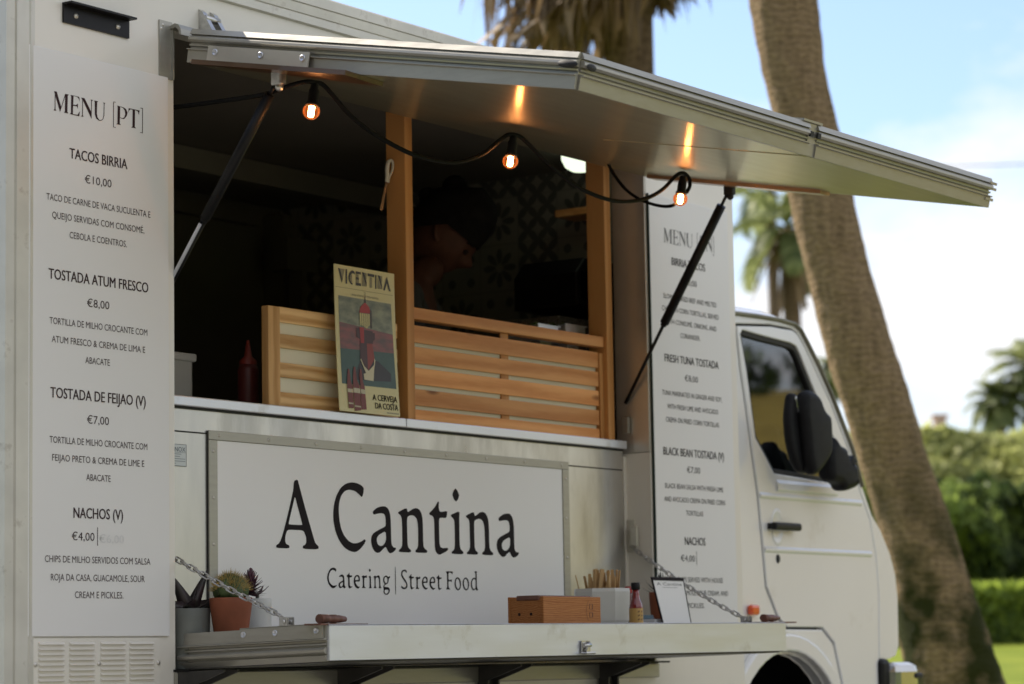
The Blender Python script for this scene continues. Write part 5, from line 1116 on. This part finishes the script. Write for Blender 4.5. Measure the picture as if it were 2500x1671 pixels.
for s in (-1, 1):
    sh_ = B(.03, .17 * s, HZ - .225); el_ = B(.10, .25 * s, fl + 1.10); wr_ = B(.33, .14 * s, fl + 1.04)
    chains.append([(B(.045, 0, HZ - .20), .075), (B(.035, .09 * s, HZ - .21), .06), (sh_, .055), ((sh_ + el_) / 2, .046), (el_, .040), ((el_ + wr_) / 2, .036), (wr_, .026), (B(.38, .13 * s, fl + 1.035), .030), (B(.41, .125 * s, fl + 1.03), .032)])
    pl_ = B(.41, .125 * s, fl + 1.03)
    for k, L_ in enumerate((.065, .075, .07, .055)):
        off_ = (k - 1.5) * .019; b0 = B(.435, .125 * s + off_, fl + 1.03); b1 = B(.435 + L_ * .5, .125 * s + off_ * 1.15, fl + 1.024); b2 = B(.435 + L_ * .9, .125 * s + off_ * 1.2, fl + 1.000)
        chains.append([(pl_, .032), (b0, .010), (b1, .0085), (b2, .007)])
    chains.append([(B(.38, .13 * s, fl + 1.035), .030), (B(.395, (.125 - .045) * s, fl + 1.025), .011), (B(.43, (.125 - .06) * s, fl + 1.01), .009)])
    hp = B(0, .09 * s, fl + .84); kn_ = B(.03, .10 * s, fl + .47); an = B(0, .10 * s, fl + .09)
    chains.append([(pel, .135), (hp, .095), ((hp + kn_) / 2, .075), (kn_, .056), ((kn_ + an) / 2, .052), (an, .038), (B(.03, .10 * s, fl + .045), .042), (B(.15, .115 * s, fl + .035), .034)])
body_ = skin_mesh(chains)
def head_mesh(c_, f_, tilt, S):
    """head with brow, nose, lips, chin, eye sockets and ears, turned to f_ and tilted down"""
    m_ = MB(); n1, n2 = 40, 36; q = Matrix.Rotation(tilt, 3, sd_); vs = []; fs = []
    for i in range(n2 + 1):
        th = math.pi * i / n2
        for k in range(n1):
            ph = 2 * math.pi * k / n1; x, y, z = math.sin(th) * math.cos(ph), math.sin(th) * math.sin(ph), math.cos(th)
            rx, ry, rz = .098, .076, .122
            if z < 0: ry *= 1 - .28 * z * z; rx *= 1 - .10 * z * z * (1 if x < 0 else .3)
            X, Y, Z = x * rx, y * ry, z * rz
            if x > 0:
                front = max(0, x) ** 2; nose = math.exp(-(Y / .013) ** 2) * max(0, 1 - abs((Z + .026) / .034)) * (1.2 if Z < -.01 else .75); X += .027 * nose * front
                X += .007 * math.exp(-((Z - .018) / .012) ** 2) * math.exp(-(Y / .05) ** 2) * front
                X -= .010 * math.exp(-((Z + .002) / .014) ** 2) * math.exp(-((abs(Y) - .031) / .016) ** 2) * front
                X += .009 * math.exp(-((Z + .066) / .006) ** 2) * math.exp(-(Y / .022) ** 2) * front + .008 * math.exp(-((Z + .077) / .006) ** 2) * math.exp(-(Y / .02) ** 2) * front
                X += .012 * math.exp(-((Z + .103) / .014) ** 2) * math.exp(-(Y / .03) ** 2)
            vs.append(c_ + (f_ * (q @ V((X, 0, Z))).x if False else q @ (f_ * X + sd_ * Y + V((0, 0, Z)))) * S)
    for i in range(n2):
        for k in range(n1): fs.append((i * n1 + k, (i + 1) * n1 + k, (i + 1) * n1 + (k + 1) % n1, i * n1 + (k + 1) % n1))
    m_.add(vs, fs, True)
    for s in (-1, 1):
        e = c_ + q @ (f_ * -.008 + sd_ * .078 * s + V((0, 0, -.012))) * S; m_.ball(e, .021 * S, 10, 8, (.75, .30, 1.25))
    return m_, q
hd_c = V((HX, PYc, HZ)); hm, hq = head_mesh(hd_c, fw, R_(40), 1.09)
body_.add(hm.v, hm.f, True)
pb_ = obj('body', body_, skin_m, cook)
for s in (-1, 1):
    e = hd_c + hq @ (fw * .086 + sd_ * .031 * s + V((0, 0, -.002))) * 1.09
    obj('eye', MB().ball(e, .0095, 10, 8), mat('eye', (.03, .02, .018), .7, spec=.1), cook)
    b0 = [hd_c + hq @ (fw * (.094 - .02 * abs(t)) + sd_ * (.031 + .018 * t) * s + V((0, 0, .022 + .003 * (1 - t * t)))) * 1.09 for t in (-1, -.5, 0, .5, 1)]
    obj('eyebrow', MB().tube(b0, .004, 6), M['ink'], cook)
# cap tied at the back
mb = MB(); n1 = 32; vs = []; fs = []
rows = [(-.010, 1.06), (.03, 1.085), (.065, 1.07), (.10, .93), (.13, .62), (.142, .3), (.146, .01)]
for z, s_ in rows:
    for k in range(n1):
        ph = 2 * math.pi * k / n1; c_, s2 = math.cos(ph), math.sin(ph); back = max(0, -c_); vs.append(hd_c + hq @ (fw * (.100 * s_ * c_ - .012 * back) + sd_ * .082 * s_ * s2 + V((0, 0, z + .036 - .105 * back * (1 if z < .05 else .35)))) * 1.09)
for i in range(len(rows) - 1):
    for k in range(n1): fs.append((i * n1 + k, i * n1 + (k + 1) % n1, (i + 1) * n1 + (k + 1) % n1, (i + 1) * n1 + k))
mb.add(vs, fs, True); kb = hd_c + hq @ (fw * -.125 + V((0, 0, -.01))) * 1.09; mb.ball(kb, .026, 10, 8, (1, 1, .8)); mb.ball(hd_c + hq @ (fw * -.07 + sd_ * .03 + V((0, 0, .13))) * 1.09, .045, 10, 8); mb.ball(hd_c + hq @ (fw * -.115 + V((0, 0, .06))) * 1.09, .03, 10, 8); mb.tube([kb, kb + V((-.02, .0, -.03)), kb + V((-.025, 0, -.07))], [.012, .014, .005], 8)
obj('cap', mb, mat('black_cap_cloth', (.010, .009, .009), .9, var=.3, scale=30, spec=.08), cook)
shirt = [[(B(0, 0, fl + .86), .155), (B(.0, 0, fl + 1.05), .148), (B(.015, 0, fl + 1.18), .162), (chest, .155), (B(.04, 0, HZ - .215), .098), (B(.05, 0, HZ - .165), .066)]]
for s in (-1, 1):
    sh_ = B(.03, .17 * s, HZ - .225); el_ = B(.10, .25 * s, fl + 1.10); shirt.append([(B(.04, 0, HZ - .215), .098), (B(.035, .09 * s, HZ - .215), .082), (sh_, .073), (sh_.lerp(el_, .55), .066)])
obj('t_shirt', skin_mesh(shirt), mat('charcoal_t_shirt', (.040, .038, .036), .9, var=.2, scale=14, bump=.2), cook)
tr_ = []
for s in (-1, 1):
    hp = B(0, .09 * s, fl + .84); kn_ = B(.03, .10 * s, fl + .47); an = B(0, .10 * s, fl + .09); tr_.append([(pel, .148), (hp, .110), ((hp + kn_) / 2, .090), (kn_, .072), ((kn_ + an) / 2, .066), (an, .055)])
obj('trousers', skin_mesh(tr_), M['ink'], cook)
# ================================================================ ground and far setting
FWD = V((CAM_D.x, CAM_D.y, 0)).normalized(); RGT = V((CAM_R.x, CAM_R.y, 0)).normalized()
def hgt(x, y):
    d = (V((x, y, 0)) - CAM_P).dot(FWD); return max(0, min(d, 34) - 11) * .050
mb = MB(); n = 70; rng = [(-1 + 2 * i / n) for i in range(n + 1)]
co = [math.copysign(abs(u) ** 2.2 * 600, u) for u in rng]
for i in range(n + 1):
    for j in range(n + 1): mb.v.append((co[i] + 4, co[j], hgt(co[i] + 4, co[j])))
for i in range(n):
    for j in range(n): mb.f.append((i * (n + 1) + j, (i + 1) * (n + 1) + j, (i + 1) * (n + 1) + j + 1, i * (n + 1) + j + 1)); mb.sm.append(True)
gmat = mat('mown_lawn', (.10, .14, .014), .95, var=.25, scale=1.3, bump=.4, col2=(.18, .21, .024), detail=9, spec=.1)
structure(obj('lawn', mb, gmat))
mb = MB(); mb.box((-14, -9.5, -.02), (9, 4, .012)); structure(obj('driveway', mb, mat('worn_gravel_drive', (.21, .195, .17), .9, var=.25, scale=14, bump=.5, detail=9, dirt=((.15, .14, .12), 2.2, .5, .6))))  # gravel pad added out of view to set the light bounced onto the truck

def crown_leaves(mb, c_, rad, n, size, flat=1.0, seed=0, shell=.55):
    r = random.Random(seed)
    for _ in range(n):
        d = V((r.gauss(0, 1), r.gauss(0, 1), r.gauss(0, 1))).normalized(); k = shell + (1 - shell) * r.random(); p = V(c_) + V((d.x * rad[0], d.y * rad[1], d.z * rad[2])) * k
        nn = (d + V((r.gauss(0, .7), r.gauss(0, .7), r.gauss(0, .7)))).normalized(); s = nn.cross(V((.2, .3, .9))).normalized(); u = nn.cross(s); L_ = size * r.uniform(.6, 1.4)
        mb.add([p - s * L_ * .4, p - u * L_, p + s * L_ * .4, p + u * L_], [(0, 1, 2, 3)])
# -- palm fronds
def frond(mb, o, az, el, L_, droop, n=26, wl=.35, lw=.022, twist=0.0, seed=0):
    r = random.Random(seed); o = V(o); h = V((math.cos(az), math.sin(az), 0)); pts = []
    for i in range(n + 1):
        t = i / n; e = el - droop * t; pts.append((o if i == 0 else pts[-1] + (h * math.cos(e) + V((0, 0, math.sin(e)))) * (L_ / n)))
    mb.tube(pts, [.018 * (1 - i / n) + .004 for i in range(n + 1)], 5, cap=False)
    for i in range(3, n):
        t = i / n; d = (pts[i + 1] - pts[i]).normalized(); s = d.cross(V((0, 0, 1))).normalized(); u = s.cross(d); ll = wl * L_ * (math.sin(math.pi * min(1, .12 + t * .9)) ** .6)
        for sg in (-1, 1):
            for sub_ in (0, .5):
                p = pts[i].lerp(pts[i + 1], sub_); v = (s * sg * .8 + d * .55 + u * (.25 + r.uniform(-.2, .1))).normalized(); q1 = p + v * ll * .55; q2 = p + v * ll + V((0, 0, -ll * .35)); w_ = d * lw
                mb.add([p - w_ * .6, p + w_ * .6, q1 + w_, q2, q1 - w_], [(0, 1, 2, 4), (4, 2, 3)])
def bark(name, c1, c2, ring, moss=None):
    m = bpy.data.materials.new(name); m.use_nodes = True; t = m.node_tree; b = t.nodes['Principled BSDF']; n = t.nodes.new; l = t.links.new
    tcn = n('ShaderNodeTexCoord'); mpn = n('ShaderNodeMapping'); mpn.inputs['Scale'].default_value = (9, 9, 20)
    nzn = n('ShaderNodeTexNoise'); nzn.inputs['Scale'].default_value = 3; nzn.inputs['Detail'].default_value = 8; nzn.inputs['Roughness'].default_value = .74; l(tcn.outputs['Object'], mpn.inputs[0]); l(mpn.outputs[0], nzn.inputs['Vector'])
    wv = n('ShaderNodeTexWave'); wv.bands_direction = 'Z'; wv.inputs['Scale'].default_value = ring; wv.inputs['Distortion'].default_value = 7; wv.inputs['Detail'].default_value = 3; wv.inputs['Detail Scale'].default_value = 2; l(tcn.outputs['Object'], wv.inputs['Vector'])
    ad = n('ShaderNodeMath'); ad.operation = 'MULTIPLY_ADD'; ad.inputs[1].default_value = .13; l(wv.outputs['Fac'], ad.inputs[0]); m2 = n('ShaderNodeMath'); m2.operation = 'MULTIPLY'; m2.inputs[1].default_value = .92; mpf = n('ShaderNodeMapping'); mpf.inputs['Scale'].default_value = (38, 38, 5); nf = n('ShaderNodeTexNoise'); nf.inputs['Scale'].default_value = 1; nf.inputs['Detail'].default_value = 6; l(tcn.outputs['Object'], mpf.inputs[0]); l(mpf.outputs[0], nf.inputs['Vector'])
    mf = n('ShaderNodeMath'); mf.operation = 'MULTIPLY_ADD'; mf.inputs[1].default_value = .45; mf.inputs[2].default_value = -.22; l(nf.outputs['Fac'], mf.inputs[0]); af = n('ShaderNodeMath'); af.operation = 'ADD'; l(mf.outputs[0], af.inputs[0]); l(nzn.outputs['Fac'], af.inputs[1])
    l(af.outputs[0], m2.inputs[0]); l(m2.outputs[0], ad.inputs[2])
    r = n('ShaderNodeValToRGB'); r.color_ramp.elements[0].position = .30; r.color_ramp.elements[1].position = .68; r.color_ramp.elements[0].color = (*c1, 1); r.color_ramp.elements[1].color = (*c2, 1); l(ad.outputs[0], r.inputs[0]); last = r.outputs[0]
    if moss:
        sx = n('ShaderNodeSeparateXYZ'); l(tcn.outputs['Object'], sx.inputs[0]); n2 = n('ShaderNodeTexNoise'); n2.inputs['Scale'].default_value = 5; n2.inputs['Detail'].default_value = 7; l(tcn.outputs['Object'], n2.inputs['Vector'])
        mr = n('ShaderNodeMapRange'); mr.inputs[1].default_value = 1.9; mr.inputs[2].default_value = 1.0; l(sx.outputs['Z'], mr.inputs[0]); mm = n('ShaderNodeMath'); mm.operation = 'MULTIPLY'; l(mr.outputs[0], mm.inputs[0])
        r2 = n('ShaderNodeValToRGB'); r2.color_ramp.elements[0].position = .40; r2.color_ramp.elements[1].position = .58; l(n2.outputs['Fac'], r2.inputs[0]); l(r2.outputs[0], mm.inputs[1]); mx = n('ShaderNodeMixRGB'); mx.inputs[2].default_value = (*moss, 1); l(mm.outputs[0], mx.inputs[0]); l(last, mx.inputs[1]); last = mx.outputs[0]
    l(last, b.inputs['Base Color']); b.inputs['Roughness'].default_value = .9; b.inputs['Specular IOR Level'].default_value = .15
    bn = n('ShaderNodeBump'); bn.inputs['Strength'].default_value = .9; bn.inputs['Distance'].default_value = .03; l(ad.outputs[0], bn.inputs['Height']); l(bn.outputs[0], b.inputs['Normal']); return m
def trunk_mesh(rows_, seed=1, n=36, amp=.02):
    mb = MB(); vs = []; fs = []; m_ = len(rows_)
    for i, (p, r) in enumerate(rows_):
        for k in range(n):
            a = 2 * math.pi * k / n; d = V((math.cos(a), math.sin(a), 0)); rr = r * (1 + amp * noise.noise(V((d.x * 2 + seed, d.y * 2, p.z * 3))) + amp * .7 * noise.noise(V((d.x * 3, d.y * 3 + seed, p.z * 16))))
            vs.append(p + d * rr)
    for i in range(m_ - 1):
        for k in range(n): fs.append((i * n + k, i * n + (k + 1) % n, (i + 1) * n + (k + 1) % n, (i + 1) * n + k))
    mb.add(vs, fs, True); mb.add(vs[-n:], [tuple(range(n))]); return mb
def resample(rows_, k):
    o = []
    for i in range(len(rows_) - 1):
        for j in range(k): t = j / k; o.append((rows_[i][0].lerp(rows_[i + 1][0], t), rows_[i][1] * (1 - t) + rows_[i + 1][1] * t))
    return o + [rows_[-1]]
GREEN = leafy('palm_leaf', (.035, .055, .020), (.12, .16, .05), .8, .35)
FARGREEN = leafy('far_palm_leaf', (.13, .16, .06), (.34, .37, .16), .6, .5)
DEAD = leafy('dead_palm_leaf', (.13, .085, .045), (.30, .20, .11), 1.2, .3)
# leaning palm behind the cab
edges = [(1828, 1995, 0), (1857, 2014, 170), (1890, 2045, 305), (1941, 2100, 560), (1972, 2130, 680), (2004, 2175, 824), (2029, 2206, 917), (2057, 2232, 1000), (2092, 2264, 1110), (2126, 2304, 1222), (2152, 2343, 1340), (2176, 2377, 1454), (2196, 2421, 1568), (2222, 2456, 1671)]
rows_ = []; TD = 14.5
for l_, r_, y_ in edges:
    a, b = at(l_, y_, t=TD), at(r_, y_, t=TD); rows_.append(((a + b) / 2, (b - a).length / 2 * .985))
d0 = (rows_[-1][0] - rows_[-2][0]).normalized(); p0 = rows_[-1][0]; gz = hgt(p0.x, p0.y) - .1
low = [(p0 + d0 * ((p0.z - gz) / -d0.z) * k + RGT * .05 * k, rows_[-1][1] * (1 + .25 * k)) for k in (1.0, .5)]
up_ = (rows_[0][0] - rows_[1][0]).normalized(); top = [(rows_[0][0] + (up_ * .6 + V((0, 0, .6 * 1)) * .7) * k + RGT * -.1 * k, rows_[0][1] * (1 - .03 * k)) for k in (1, 2, 3, 4.2)]
full = resample(low + rows_[::-1] + top, 14)
pal = thing('palm_tree', 'thick leaning palm trunk rising behind the truck cab', 'palm tree', V((full[0][0].x, full[0][0].y, hgt(full[0][0].x, full[0][0].y))), )
off_ = ROOT[pal.name]
obj('trunk', trunk_mesh(full, 3, 64, .045), bark('palm_bark', (.14, .095, .055), (.40, .28, .17), 9, (.036, .040, .010)), pal)
mb = MB(); tp = full[-1][0]
for k in range(34): frond(mb, tp, k * 2.4, R_(80 - 105 * (k / 34)), 2.6, R_(75), 24, .22, .02, seed=k)
obj('crown', mb, GREEN, pal)
# second palm with a skirt of dead leaves, behind the truck roof
D2 = 18.0
c_ = at(1540, 170, t=D2); gx = hgt(c_.x, c_.y); r0 = 118 / FPX * D2 / 2 * .98
p2 = thing('palm_tree', 'palm with a shaggy skirt of dead brown leaves above the awning', 'palm tree', (c_.x, c_.y, gx))
obj('trunk', trunk_mesh(resample([(V((c_.x + .1, c_.y, gx - .1)), r0 * 1.3), (V((c_.x, c_.y, gx + 1.2)), r0 * 1.1), (V((c_.x, c_.y, c_.z)), r0), (V((c_.x, c_.y, c_.z + 2.6)), r0 * .9)], 14), 8, amp=.06), bark('rough_palm_bark', (.05, .032, .02), (.22, .15, .095), 5), p2)
mb = MB(); r = random.Random(5)
ctr = V((c_.x, c_.y, 0))
zlow = at(1540, 60, t=D2).z; zt_ = c_.z + 2.6
for k in range(1700):
    a = r.uniform(0, 6.283); inner = r.random(); rad = r0 * (1.0 + .35 * inner); z1 = zt_ - r.uniform(.1, 2.0); d = V((math.cos(a), math.sin(a), 0)); lean = d.dot(-RGT)
    L_ = r.uniform(.7, 2.0); endz = max(z1 - L_, at(1540, 125 + r.uniform(-110, 60), t=D2).z - (.0 if lean > -.2 else -.35)); outr = rad + r.uniform(.02, .62) * (1.45 if lean > .2 else .55)
    p_a = ctr + d * rad + V((0, 0, z1)); p_b = ctr + d * (rad + (outr - rad) * .85) + RGT * r.uniform(-.12, .03) + V((0, 0, max(endz + .1, z1 - .25 - .5 * (outr - rad)))); p_c = p_b + d * .04 + RGT * r.uniform(-.08, .08); p_c.z = endz; s = d.cross(V((0, 0, 1))).normalized(); s = (s + V((r.uniform(-.7, .7), r.uniform(-.7, .7), 0))).normalized(); w_ = r.uniform(.010, .030)
    mb.add([p_a - s * w_, p_a + s * w_, p_b + s * w_ * 1.6, p_b - s * w_ * 1.6, p_c], [(0, 1, 2, 3), (3, 2, 4)])
obj('leaf_skirt', mb, DEAD, p2)
mb = MB()
for k in range(30): frond(mb, ctr + V((0, 0, zt_)), k * 2.4, R_(85 - 70 * (k / 30)), 2.2, R_(60), 22, .25, .022, seed=k + 50)
obj('crown', mb, GREEN, p2)
# smaller palms far behind
def small_palm(px, py, t, L_, label, seed, n=26, skirt=0, trunk_r=.14):
    c_ = at(px, py, t=t); g0 = hgt(c_.x, c_.y); o = thing('palm_tree', label, 'palm tree', (c_.x, c_.y, g0), 'palms far behind the truck')
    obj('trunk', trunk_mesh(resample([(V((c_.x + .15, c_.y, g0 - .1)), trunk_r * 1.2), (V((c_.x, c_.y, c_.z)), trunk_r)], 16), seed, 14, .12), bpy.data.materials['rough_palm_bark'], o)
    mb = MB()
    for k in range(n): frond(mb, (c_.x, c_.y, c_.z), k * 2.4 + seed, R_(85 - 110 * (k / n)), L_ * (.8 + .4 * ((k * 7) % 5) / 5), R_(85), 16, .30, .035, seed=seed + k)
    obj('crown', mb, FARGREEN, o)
    if skirt:
        m2 = MB(); r = random.Random(seed)
        for k in range(skirt):
            a = r.uniform(0, 6.28); d = V((math.cos(a), math.sin(a), 0)); p_a = c_ + d * trunk_r; p_c = c_ + d * (trunk_r + r.uniform(.05, .5)) - V((0, 0, r.uniform(.4, 1.3))); s = d.cross(V((0, 0, 1))) * .03; m2.add([p_a - s, p_a + s, p_c + s, p_c - s], [(0, 1, 2, 3)])
        obj('leaf_skirt', m2, DEAD, o)
small_palm(1925, 560, 42, 1.15, 'dark drooping palm seen between the English menu board and the leaning trunk', 4, 15, 70, .13)
small_palm(1880, 470, 50, 1.3, 'green palm crown just under the awning, right of the English menu board', 9, 11, 0, .10)
small_palm(2032, 915, 60, .75, 'little palm crown showing between the cab pillar and the leaning trunk', 15, 22, 0, .09)
small_palm(2437, 985, 62, 1.0, 'palm with arching fronds above the hedge, left of the one at the frame edge', 21, 26, 0, .15)
small_palm(2515, 905, 62, 1.1, 'palm above the hedge, cut by the right frame edge', 30, 26, 0, .16)

# ---- hedges and shrubs at the far side of the lawn
def strip_pts(px0, px1, py, t, n):
    return [at(px0 + (px1 - px0) * i / n, py, t=t) for i in range(n + 1)]
def mass(name, label, cat, px0, px1, ytop, ybot, t, depth, n, size, m, lump=.25, seed=0, slope=0.0):
    """leaf mass standing on the lawn, its face towards the truck and an uneven top"""
    r = random.Random(seed); a, b = at(px0, ytop, t=t), at(px1, ytop, t=t); mid = (a + b) / 2; g0 = hgt(mid.x, mid.y); z1 = (a.z + b.z) / 2; z0 = min(g0, at(px0, ybot, t=t).z); mb = MB()
    ax = (b - a); ax.z = 0; Lx = ax.length; ax.normalize(); dp = V((-ax.y, ax.x, 0)); dp = dp if dp.dot(FWD) > 0 else -dp; base = V((a.x, a.y, 0))
    def top(u, v): return z1 + lump * (noise.noise(V((u * .9 + seed, v * .9, 0))) + .4 * noise.noise(V((u * 2.6, v * 2.6, seed))))
    def front(u, z): return lump * 1.4 * (noise.noise(V((u * .8, z * .9, seed + 5))) + .5 * noise.noise(V((u * 2.2, z * 2.2, seed))))
    for _ in range(n):
        u = r.uniform(0, Lx)
        if r.random() < .62: z = r.uniform(z0, z1); p = base + ax * u + dp * (front(u, z) + r.uniform(0, .3) + (z - z1) * slope) + V((0, 0, min(z, top(u, 0)))); nn = -dp + V((0, 0, .35 + slope))
        else: v = r.uniform(0, depth); p = base + ax * u + dp * v + V((0, 0, top(u, v) - r.uniform(0, .12))); nn = V((0, 0, 1)) - dp * .3
        nn = (nn + V((r.gauss(0, .6), r.gauss(0, .6), r.gauss(0, .6)))).normalized(); s = nn.cross(V((.3, .2, .9))).normalized(); w2 = nn.cross(s); L_ = size * r.uniform(.6, 1.4)
        mb.add([p - s * L_ * .5, p - w2 * L_, p + s * L_ * .5, p + w2 * L_], [(0, 1, 2, 3)])
    o = obj(name, mb, m, origin=(mid.x, mid.y, g0))
    core = MB(); inset = .45; core.obox(base + ax * .1 + dp * inset + V((0, 0, z0)), ax * (Lx - .2), dp * (depth - inset), V((0, 0, z1 - z0 - .35))); obj('twigs', core, mat('dark_twigs', (.02, .022, .012), .9), o)
    return tag(o, label, cat)
H1 = leafy('sunlit_hedge_leaf', (.30, .33, .11), (.56, .58, .22), .9, .7)
H2 = leafy('shrub_leaf', (.03, .05, .015), (.26, .34, .08), .5, .55)
H3 = leafy('clipped_hedge_leaf', (.10, .15, .025), (.36, .45, .07), 1.0, .5)
mass('tall_hedge', 'tall olive green hedge along the far edge of the lawn', 'hedge', 2040, 2700, 1062, 1620, 44, 3.5, 30000, .13, H1, .28, 2, 1.5)
mass('shrub_border', 'dark loose shrubs between the tall hedge and the clipped hedge', 'shrubs', 2060, 2660, 1200, 1620, 38, 2.0, 16000, .12, H2, .9, 7)
mass('clipped_hedge', 'low clipped hedge with a sunlit top at the end of the lawn', 'hedge', 2080, 2640, 1432, 1600, 30, 1.6, 16000, .075, H3, .06, 11)
# ---- house behind the hedge
q = at(2345, 1050, t=72); g0 = hgt(q.x, q.y)
hs = thing('house', 'low house with a pale chimney behind the tall hedge', 'house', (q.x, q.y, g0))
ax, dp = RGT, FWD
def hb(mb, u0, u1, v0, v1, z0, z1): return mb.obox(V((q.x, q.y, z0)) + ax * u0 + dp * v0, ax * (u1 - u0), dp * (v1 - v0), V((0, 0, z1 - z0)))
mb = MB(); hb(mb, -6, 7, 0, 7, g0, q.z - 1.6); obj('wall', mb, mat('pale_render', (.55, .50, .43), .8), hs)
mb = MB()
e = lambda u, v, z: V((q.x, q.y, z)) + ax * u + dp * v
mb.add([e(-6.4, -.5, q.z - 1.7), e(7.4, -.5, q.z - 1.7), e(7.4, 3.5, q.z + .02), e(-6.4, 3.5, q.z + .02), e(-6.4, 7.5, q.z - 1.7), e(7.4, 7.5, q.z - 1.7)], [(0, 1, 2, 3), (3, 2, 5, 4), (0, 3, 4), (1, 5, 2)]); rf = obj('roof', mb, mat('faded_roof_tiles', (.40, .22, .16), .8, var=.2, scale=3), hs)
mb = MB(); hb(mb, -.26, .26, 3.2, 3.8, q.z - .6, q.z + .30); hb(mb, -.16, .16, 3.3, 3.7, q.z + .30, q.z + .62); hb(mb, -.22, .22, 3.25, 3.75, q.z + .62, q.z + .70); obj('chimney', mb, mat('chimney_render', (.46, .36, .28), .8), rf)
for u in (-4, -1, 2, 5):
    mb = MB(); hb(mb, u, u + 1, -.05, -.005, g0 + 1, g0 + 2.2); obj('window', mb, M['black'], hs)
# ---- overhead wire
a, b = at(1100, 404, t=84), at(2900, 412, t=88)
wr = thing('overhead_wire', 'thin overhead wire crossing the sky at the right', 'wire', (a.x, a.y, hgt(a.x, a.y)))
pts = [a.lerp(b, i / 30) - V((0, 0, .4 * (1 - (2 * i / 30 - 1) ** 2) - .4)) for i in range(31)]
obj('cable', MB().tube(pts, .018, 6), M['cable'], wr)
for p in (a, b): obj('pole', MB().tube([(p.x, p.y, hgt(p.x, p.y) - .2), (p.x, p.y, p.z + .7)], [.16, .11], 12), bpy.data.materials['dark_twigs'], wr)
# ---- unseen trees mirrored in metal and glass, taller and closer left to cut light
mb = MB(); r = random.Random(3)
for k in range(47):
    a_ = R_(150 + k * 3.4); rr_ = (17 if k < 20 else 27) + r.uniform(-2, 2)
    if k in (29, 30) or k >= 47: continue
    c_ = V((math.cos(a_) * rr_, math.sin(a_) * rr_, r.uniform(2.6, 4.2))); crown_leaves(mb, c_, (2.0, 2.0, r.uniform(2.8, 4.6)), 420, .38, seed=k)
    if k < 20: crown_leaves(mb, c_ + V((0, 0, 4.5)), (2.4, 2.4, 3.2), 420, .42, seed=k + 90)
o = obj('far_wood', mb, leafy('far_wood_leaf', (.025, .045, .012), (.09, .13, .03), .3, .2)); stuff(o, 'wood across the field behind the photographer', 'wood')

# sunny grass bank with a dark hedge on top, mirrored in the cab window and door
bc = V((43, -19.5, 0)); bd = V((bc.x - 3.6, bc.y, 0)).normalized(); bs = V((-bd.y, bd.x, 0)); mb = MB(); nb = 24
for i in range(nb + 1):
    u = -9 + 30 * i / nb
    for v, z in ((-26, -.3), (-18, .8), (-9, 3.2), (0, 6.0), (6, 6.6), (14, 6.2), (26, -.3)): p = bc + bs * u + bd * v; mb.v.append((p.x, p.y, z * (1 + .06 * noise.noise(V((u * .15, v * .1, 0)))) - .012 * max(0, abs(u - 6) - 11) ** 1.6 * (z > 0)))
for i in range(nb):
    for k in range(6): mb.f.append((i * 7 + k, i * 7 + k + 1, i * 7 + k + 8, i * 7 + k + 7)); mb.sm.append(True)
structure(obj('grass_bank', mb, mat('dry_yellow_grass', (.21, .155, .02), .9, var=.2, scale=.8, bump=.4, detail=8)))
mb = MB(); r = random.Random(12)
for k in range(12): crown_leaves(mb, bc + bs * (-8 + 2.4 * k) + bd * 2 + V((0, 0, 6.5)), (1.6, 1.0, r.uniform(.6, 1.0)), 160, .3, seed=k)
stuff(obj('hilltop_scrub', mb, bpy.data.materials['far_wood_leaf']), 'scrub along the top of the grass bank', 'scrub')
